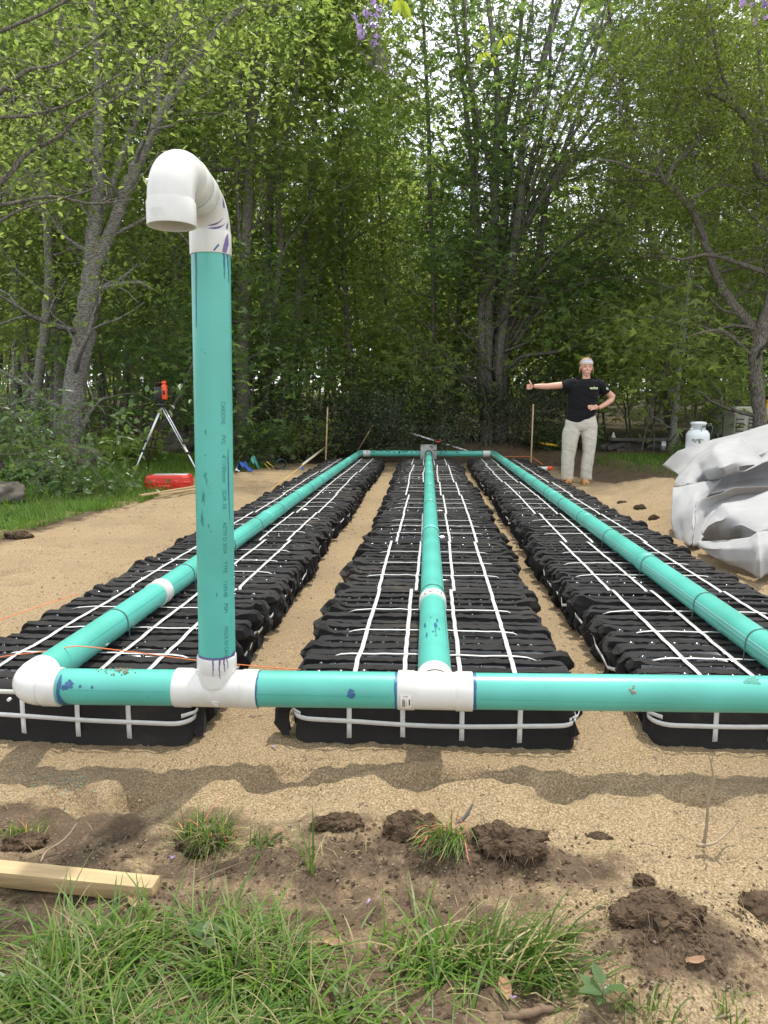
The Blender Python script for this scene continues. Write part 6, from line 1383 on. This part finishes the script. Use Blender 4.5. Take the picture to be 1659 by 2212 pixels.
clod('big dark rooty clod on the sand at the right front', atz(1420, 2060, .0) + [0, .03, 0], (.085, .055, .026), 3, 120); clod('soil lump at the right picture edge', atz(1650, 1960, .0), (.04, .04, .02), 4); clod('small crumbling clod above the big right one', atz(1390, 1915, .0), (.022, .016, .012), 5, 8)
clod('low dark clod under the tuft at the left picture edge', atz(55, 1815, .0), (.05, .03, .016), 6, 14); clod('low clod left of the tall one', atz(730, 1800, .0), (.06, .03, .018), 7, 20); clod('soil lump under the drooping grass tuft', atz(440, 1815, .0), (.05, .035, .02), 8, 20)
clod('clod on the open sand near the middle', atz(1290, 1800, .0), (.03, .014, .006), 9, 6)
for lb_, q_, Yq, ss in (('brown soil lump added for a dark dent high on the sand heap', (1385, 1030), 7.6, (.05, .04, .03)), ('dark soil lump added for a dent on the near slope of the sand heap', (1416, 1062), 6.9, (.045, .035, .03)), ('flat soil lump added for a dark dent low on the sand heap', (1345, 1048), 8.2, (.045, .03, .018)), ('crumbly soil lump at the left bank edge', (40, 1152), 5.9, (.10, .06, .03)), ('soil lump further along the left bank edge', (322, 1066), 8.9, (.10, .06, .03))):  # sand heap lumps are added where the heap has dents with dark soil
    q_ = aty(*q_, Yq); clod(lb_, q_, ss, int(Yq * 10), 20)
rc = np.random.default_rng(123)
def scat(name, label, n, fn, smin, smax, mt, seed, cat='gravel'):
    r = np.random.default_rng(seed); X, Y_ = fn(r, n); n = len(X); S = smin + (smax - smin) * r.random(n) ** 3; Z = ground_h(X, Y_) + S * .15
    T = np.array([(1, 0, 0), (-1, 0, 0), (0, 1, 0), (0, -1, 0), (0, 0, .75), (0, 0, -.75), ]); F = np.array([(0, 2, 4), (2, 1, 4), (1, 3, 4), (3, 0, 4), (2, 0, 5), (1, 2, 5), (3, 1, 5), (0, 3, 5)])
    Tn = T[None] * (1 + r.normal(0, .25, (n, 6, 1))); a = r.random(n) * 6.28; c, s_ = np.cos(a)[:, None], np.sin(a)[:, None]; x = Tn[..., 0] * c - Tn[..., 1] * s_; y = Tn[..., 0] * s_ + Tn[..., 1] * c
    V = np.stack([x * S[:, None] + X[:, None], y * S[:, None] + Y_[:, None], Tn[..., 2] * S[:, None] + Z[:, None]], -1).reshape(-1, 3); Fa = (F[None] + (np.arange(n) * 6)[:, None, None]).reshape(-1, 3)
    return link(name, mesh_np(name, V, Fa, mt, False), None, kind='stuff', label=label, cat=cat)
def near(r, n): y = 1.0 + 1.2 * r.random(n) ** 1.0; x = (r.random(n) * 2 - 1) * (.62 * y + .15); return x, y
def soilpts(r, n):
    y = 1.05 + .72 * r.random(n * 2); x = -1.2 + 2.0 * r.random(n * 2); k = r.random(n * 2) < .4 + vnoise(x * 5, y * 5); return x[k], y[k]
scat('pebbles', 'small loose pebbles over the front sand', 9000, near, .0009, .0045, M['pebble'], 1); scat('soil_crumbs', 'loose dark crumbs of dug soil in front', 7000, soilpts, .0012, .007, M['soil'], 2, 'soil')
def sandmid(r, n): y = 2.2 + 6 * r.random(n); x = -3.4 + 6 * r.random(n); return x, y
scat('pebbles', 'scattered pebbles on the sand beside the rows', 5000, sandmid, .003, .010, M['pebble'], 3)
def halo(cx, cy, rx, ry):
    return lambda r, n: (cx + r.normal(0, rx, n), cy + r.normal(0, ry, n))
for i, (pxy, rx, ry, n) in enumerate((((885, 1845), .07, .04, 400), ((1105, 1890), .08, .04, 450), ((1420, 2080), .08, .05, 450), ((1650, 1960), .06, .05, 300))):
    c = atz(*pxy); scat('soil_crumbs', ('crumbs round the tall dark clod', 'crumbs round the rooty clod by the marked tuft', 'crumbs round the big right clod', 'crumbs at the right edge lump')[i], n, halo(c[0], c[1], rx, ry), .0015, .0065, M['soil'], 20 + i, 'soil')
def shav(r, n): return -1.12 + r.normal(0, .12, n), 1.98 + r.normal(0, .05, n)
scat('pipe_shavings', 'teal pipe shavings on the sand by the front left elbow', 260, shav, .001, .003, M['teal'], 31, 'shavings')
for i, (q, lb) in enumerate((((592, 1612), 'purple petal in front of the middle row'), ((372, 1845), 'purple petal above the end of the wooden stake'), ((1160, 2025), 'pale purple petal by the flat grass tuft'), ((1105, 2180), 'pale purple petal at the lower picture edge'), ((795, 1957), 'small purple petal at the right of the front grass'))):
    c = atz(*q); c[2] = gz(c[0], c[1]) + .003; r = np.random.default_rng(i); m = MB()
    for k in range(3): T, F = LEAF['oval']; m.add(T * .010 @ (rotm('Z', r.random() * 6) @ rotm('X', .5)).T, F)
    o = m.build('fallen_petal', M['petal'], None, False, label=lb, cat='petal'); o.location = c
for i, (q, sz, lb) in enumerate((((398, 1813), .022, 'dead brown leaf under the drooping grass tuft'), ((600, 1811), .016, 'small reddish dead leaf right of the drooping tuft'), ((292, 1972), .03, 'curled tan dead leaf below the end of the wooden stake'), ((1090, 2168), .026, 'dead leaf by the short thick stick'), ((720, 2060), .024, 'tan dead leaf in the front grass'), ((1500, 2120), .02, 'dead leaf below the big right clod'))):
    c = atz(*q); c[2] = gz(c[0], c[1]) + .006; r = np.random.default_rng(i + 50); P = np.array([[(u * (1 - .6 * abs(v) ** 2) * .45, v, .25 * u * u + .12 * v * v) for u in (-1, -.5, 0, .5, 1)] for v in (-1, -.5, 0, .5, 1)]) * sz @ rotm('Z', r.random() * 6).T
    m = MB(); m.grid(P); o = m.build('dead_leaf', M['dead_leaf'], None, label=lb, cat='leaf'); o.location = c
def twig(label, pts, rad, Yb=None, cat='twig', mt='twig'):
    P = np.array(pts, float); Q, R = smooth_path(P, np.array(rad, float), 5); r = np.random.default_rng(int(abs(P[0][0]) * 1000)); Q, R = bumpy(Q, R, r, .08); m = MB(); m.tube(Q, R, 7); return m
b0_ = atz(1520, 1822); Yt = b0_[1]
e = empty('dead_twig', b0_, label='upright forked dry twig standing in the sand at the right', cat='twig'); m = twig('', [b0_ - [0, 0, .01], aty(1527, 1775, Yt), aty(1530, 1730, Yt), aty(1541, 1690, Yt + .005), aty(1536, 1650, Yt), aty(1530, 1625, Yt)], [.0042, .0036, .003, .0026, .0022, .0012]); m.v = [np.concatenate(m.v) - b0_]; m.build('stem', M['twig'], e)
m = twig('', [aty(1536, 1650, Yt), aty(1540, 1632, Yt), aty(1546, 1622, Yt)], [.0014, .0012, .0006]); m.v = [np.concatenate(m.v) - b0_]; m.build('fork', M['twig'], e)
m = twig('', [atz(1505, 1826, .006), atz(1540, 1822, .008), aty(1570, 1800, Yt + .02), aty(1590, 1780, Yt + .03), aty(1597, 1768, Yt + .03)], [.005, .0042, .003, .002, .0008]); m.v = [np.concatenate(m.v) - b0_]; m.build('side_branch', M['twig'], e)
for lb, pts, rad, mt in (('thick bent brown stick poking from behind the tall clod', [atz(960, 1792, .005), aty(985, 1782, 1.74), aty(1006, 1762, 1.76), aty(1022, 1736, 1.78)], [.004, .006, .0055, .002], 'greyboard'),
    ('thin pale stick on the soil above the wooden stake', [atz(88, 1862, .01), atz(100, 1840, .012), atz(140, 1812, .02), atz(166, 1778, .03)], [.0015, .002, .002, .0012], 'twig'),
    ('straight brown stick across the lower front grass', [atz(230, 2215, .02), atz(330, 2180, .03), atz(430, 2145, .03)], [.003, .0028, .0015], 'twig'),
    ('short thick stick at the lower picture edge right of the grass', [atz(1090, 2200, .012), atz(1140, 2188, .018), atz(1195, 2178, .018)], [.007, .0075, .006], 'root'),
    ('thin stick at the lower right corner', [atz(1500, 2212, .01), atz(1560, 2195, .015), atz(1610, 2190, .012)], [.003, .003, .0015], 'twig'),
    ('pale thin root on the big right clod', [atz(1330, 2005, .04), atz(1345, 1985, .055), atz(1368, 1978, .05)], [.0015, .0018, .001], 'grass_dry'),
    ('thin brown stick lying above the front grass', [atz(420, 1905, .01), atz(480, 1880, .012), atz(525, 1862, .01)], [.0018, .002, .001], 'root'),
    ('curved dark twig on the open sand', [atz(1355, 1828, .003), atz(1385, 1822, .006), atz(1410, 1826, .003)], [.001, .0013, .0008], 'root')):
    m = twig('', pts, rad); m.build('stick', M[mt], None, label=lb, cat='stick')

# ------------------------------------------------------------------ wisteria hanging in from above
WY = 2.25
def wA(x, y, d=0): return aty(703.4 + .136 * x, .136 * y, WY + d)
def wB(x, y, d=0): return aty(982 + .096 * x, 53 + .096 * y, WY + d)
def wC(x, y, d=0): return aty(1566 + .056 * x, .056 * y, WY - .1 + d)
vo = aty(1150, -70, WY); wv = empty('wisteria_vine', vo, label='wisteria vine hanging purple flowers and yellow-green leaves from above', cat='vine')
def vine(pts, r0, r1, name='stem', mt='vinestem'):
    Q, R = smooth_path(np.array(pts), np.linspace(r0, r1, len(pts)), 5); m = MB(); m.tube(Q - vo, R, 6); return m.build(name, M[mt], wv)
vine([aty(500, -90, WY), aty(760, -50, WY), aty(1000, -75, WY), aty(1300, -50, WY), aty(1600, -80, WY), aty(1800, -60, WY)], .006, .004)
vine([aty(800, -55, WY), wA(690, 0), wA(632, 150), wA(640, 450), wA(700, 700), wA(870, 950), wA(940, 1140), wA(1150, 1230)], .0016, .0008)
vine([aty(830, -60, WY), wA(915, 0), wA(870, 300), wA(860, 600), wA(880, 950), wA(930, 1150), wA(1050, 1280)], .0020, .0009)
vine([aty(860, -60, WY), wA(1180, -100), wA(1150, 0)], .0015, .001); vine([aty(1110, -60, WY), wB(1180, -300), wB(1165, 0), wB(1100, 200), wB(970, 380), wB(850, 550), wB(650, 585), wB(420, 500), wB(260, 360)], .0016, .0009)
vine([wB(715, 100), wB(780, 260), wB(800, 420), wB(830, 545), wB(840, 620), wB(875, 710)], .0007, .0006); vine([aty(1630, -70, WY), wC(1150, -200), wC(1150, 0), wC(1180, 500), wC(1260, 1000), wC(1330, 1450), wC(1400, 1620)], .0016, .0008)
rw = np.random.default_rng(9)
def vleaf(a, b, wfac=.34, mt='leaf_vine', name='leaf'):
    a, b = np.array(a), np.array(b); d = b - a; L = np.linalg.norm(d); d /= L; sd = np.cross(d, [0, 1, 0]); sd /= np.linalg.norm(sd); sd = sd + np.array([0, .5 * rw.normal(), 0]); nn = np.cross(sd, d)
    P = []
    for t in np.linspace(0, 1, 7):
        w = L * wfac * math.sin(math.pi * min(1, t * .92 + .06)) ** .8 * (1 - .35 * t) * .6; c = a + d * L * t + nn * .1 * L * math.sin(t * 3); P.append([c - sd * w - nn * w * .3, c, c + sd * w - nn * w * .3])
    m = MB(); m.grid(np.array(P) - vo); return m.build(name, M[mt], wv)
for q in (((620, 510), (375, 375), .42), ((745, 230), (665, 410), .42), ((720, 90), (610, 215), .3), ((690, 70), (560, 130), .2), ((660, 50), (520, 70), .18), ((1060, 340), (970, 590), .4), ((1130, 250), (1215, 490), .34), ((1190, 210), (1300, 400), .26), ((1230, 210), (1350, 330), .22),
          ((640, 620), (720, 800), .26), ((700, 610), (810, 750), .3), ((600, 660), (612, 880), .36), ((550, 650), (515, 900), .25), ((900, 700), (940, 800), .6), ((865, 730), (830, 865), .4), ((880, 780), (900, 960), .2), ((570, 700), (540, 930), .18)):
    vleaf(wB(*q[0]), wB(*q[1]), q[2])
for q in (((1150, 0), (1070, 260), .34), ((1170, 10), (1180, 270), .2), ((1220, 0), (1310, 350), .26), ((1260, 20), (1365, 340), .2), ((1180, -10), (1290, 280), .16), ((860, -10), (900, 40), .7), ((980, -10), (920, 40), .6)):
    vleaf(wA(*q[0]), wA(*q[1]), q[2])
for q in (((950, 900), (830, 740), .3), ((950, 900), (1110, 750), .3), ((930, 900), (690, 890), .25), ((940, 940), (830, 1060), .25), ((1470, 360), (1500, 310), .5), ((400, 1580), (260, 1550), .3), ((400, 1560), (430, 1460), .4), ((400, 1600), (370, 1720), .4)):
    vleaf(wC(*q[0]), wC(*q[1]), q[2], 'leaf_light')
def flower(c, s=.017):
    r = rw; m = MB()
    for k in range(3):
        T = []; a0 = r.random() * 6.28; R = rotm('Z', r.random() * 6.28) @ rotm('X', r.random() * 2.2)
        for rr_ in (0, .6, 1.0): T.append([(rr_ * math.cos(t) * (.85 if k else 1.1), rr_ * math.sin(t), .25 * rr_ ** 2) for t in np.linspace(-2.2, 2.2, 9)])
        m.grid(np.array(T) * s * (.55 + .4 * (k == 0)) @ R.T + c - vo + r.normal(0, s * .25, 3))
    m.build('flower', M['petal'], wv)
for x, y in ((440, 255), (495, 300), (560, 430), (590, 490), (545, 560), (575, 630), (650, 190), (690, 230), (760, 250), (820, 270), (745, 330), (700, 360), (790, 560), (830, 580), (760, 690), (800, 710), (790, 40), (740, 20), (860, 190), (820, 160), (780, 430)):
    flower(wA(x, y, rw.normal(0, .02)), .0085 if x < 520 else .0105)
for x, y in ((1560, 150), (1600, 230), (1600, 700), (1500, 20), (760, 150), (700, 60), (1080, 220), (1150, 820)): flower(wC(x, y), .010)
m = MB()
for x, y in ((500, 700), (560, 850), (650, 910), (720, 1010), (770, 1070), (810, 1010), (830, 1100), (940, 940), (900, 1060), (990, 1160), (1060, 1150), (1100, 1180), (670, 1010), (860, 1130)):
    c = wA(x, y, rw.normal(0, .015)) - vo; ell(m, c, (.0022, .0022, .0062), 7, 5); k = wA(875, min(y, 900) - 160) - vo; m.tube([k, (k + c) / 2 + [0, 0, .004], c], .0005, 4, False)
m.build('bud', M['bud'], wv, kind='stuff')
m = MB()
for i in range(34):
    t = i / 33; y = 80 + 1500 * t; x = 1155 + 190 * t ** 1.5; sg = -1 if i % 2 else 1; L = (430 if sg > 0 else 560) * (1 - .25 * t) * (.6 + .5 * rw.random()); c = wC(x, y); k = wC(x + sg * L * .5, y + 90 + 60 * rw.random(), rw.normal(0, .01)); e_2 = wC(x + sg * L, y + 60 + 220 * rw.random(), rw.normal(0, .02)); m.tube([c - vo, k - vo, e_2 - vo], .0007, 4, False)
for i in range(30):
    t = i / 29; c = wA(870 + 60 * t, 200 + 900 * t) ; sg = -1 if i % 2 else 1; m.tube([c - vo, wA(870 + 60 * t + sg * 40, 200 + 900 * t + 60) - vo, wA(870 + 60 * t + sg * (60 + 60 * rw.random()), 240 + 900 * t + 90) - vo], .0005, 4, False)
m.build('pedicel', M['leaf_vine'], wv, kind='stuff')
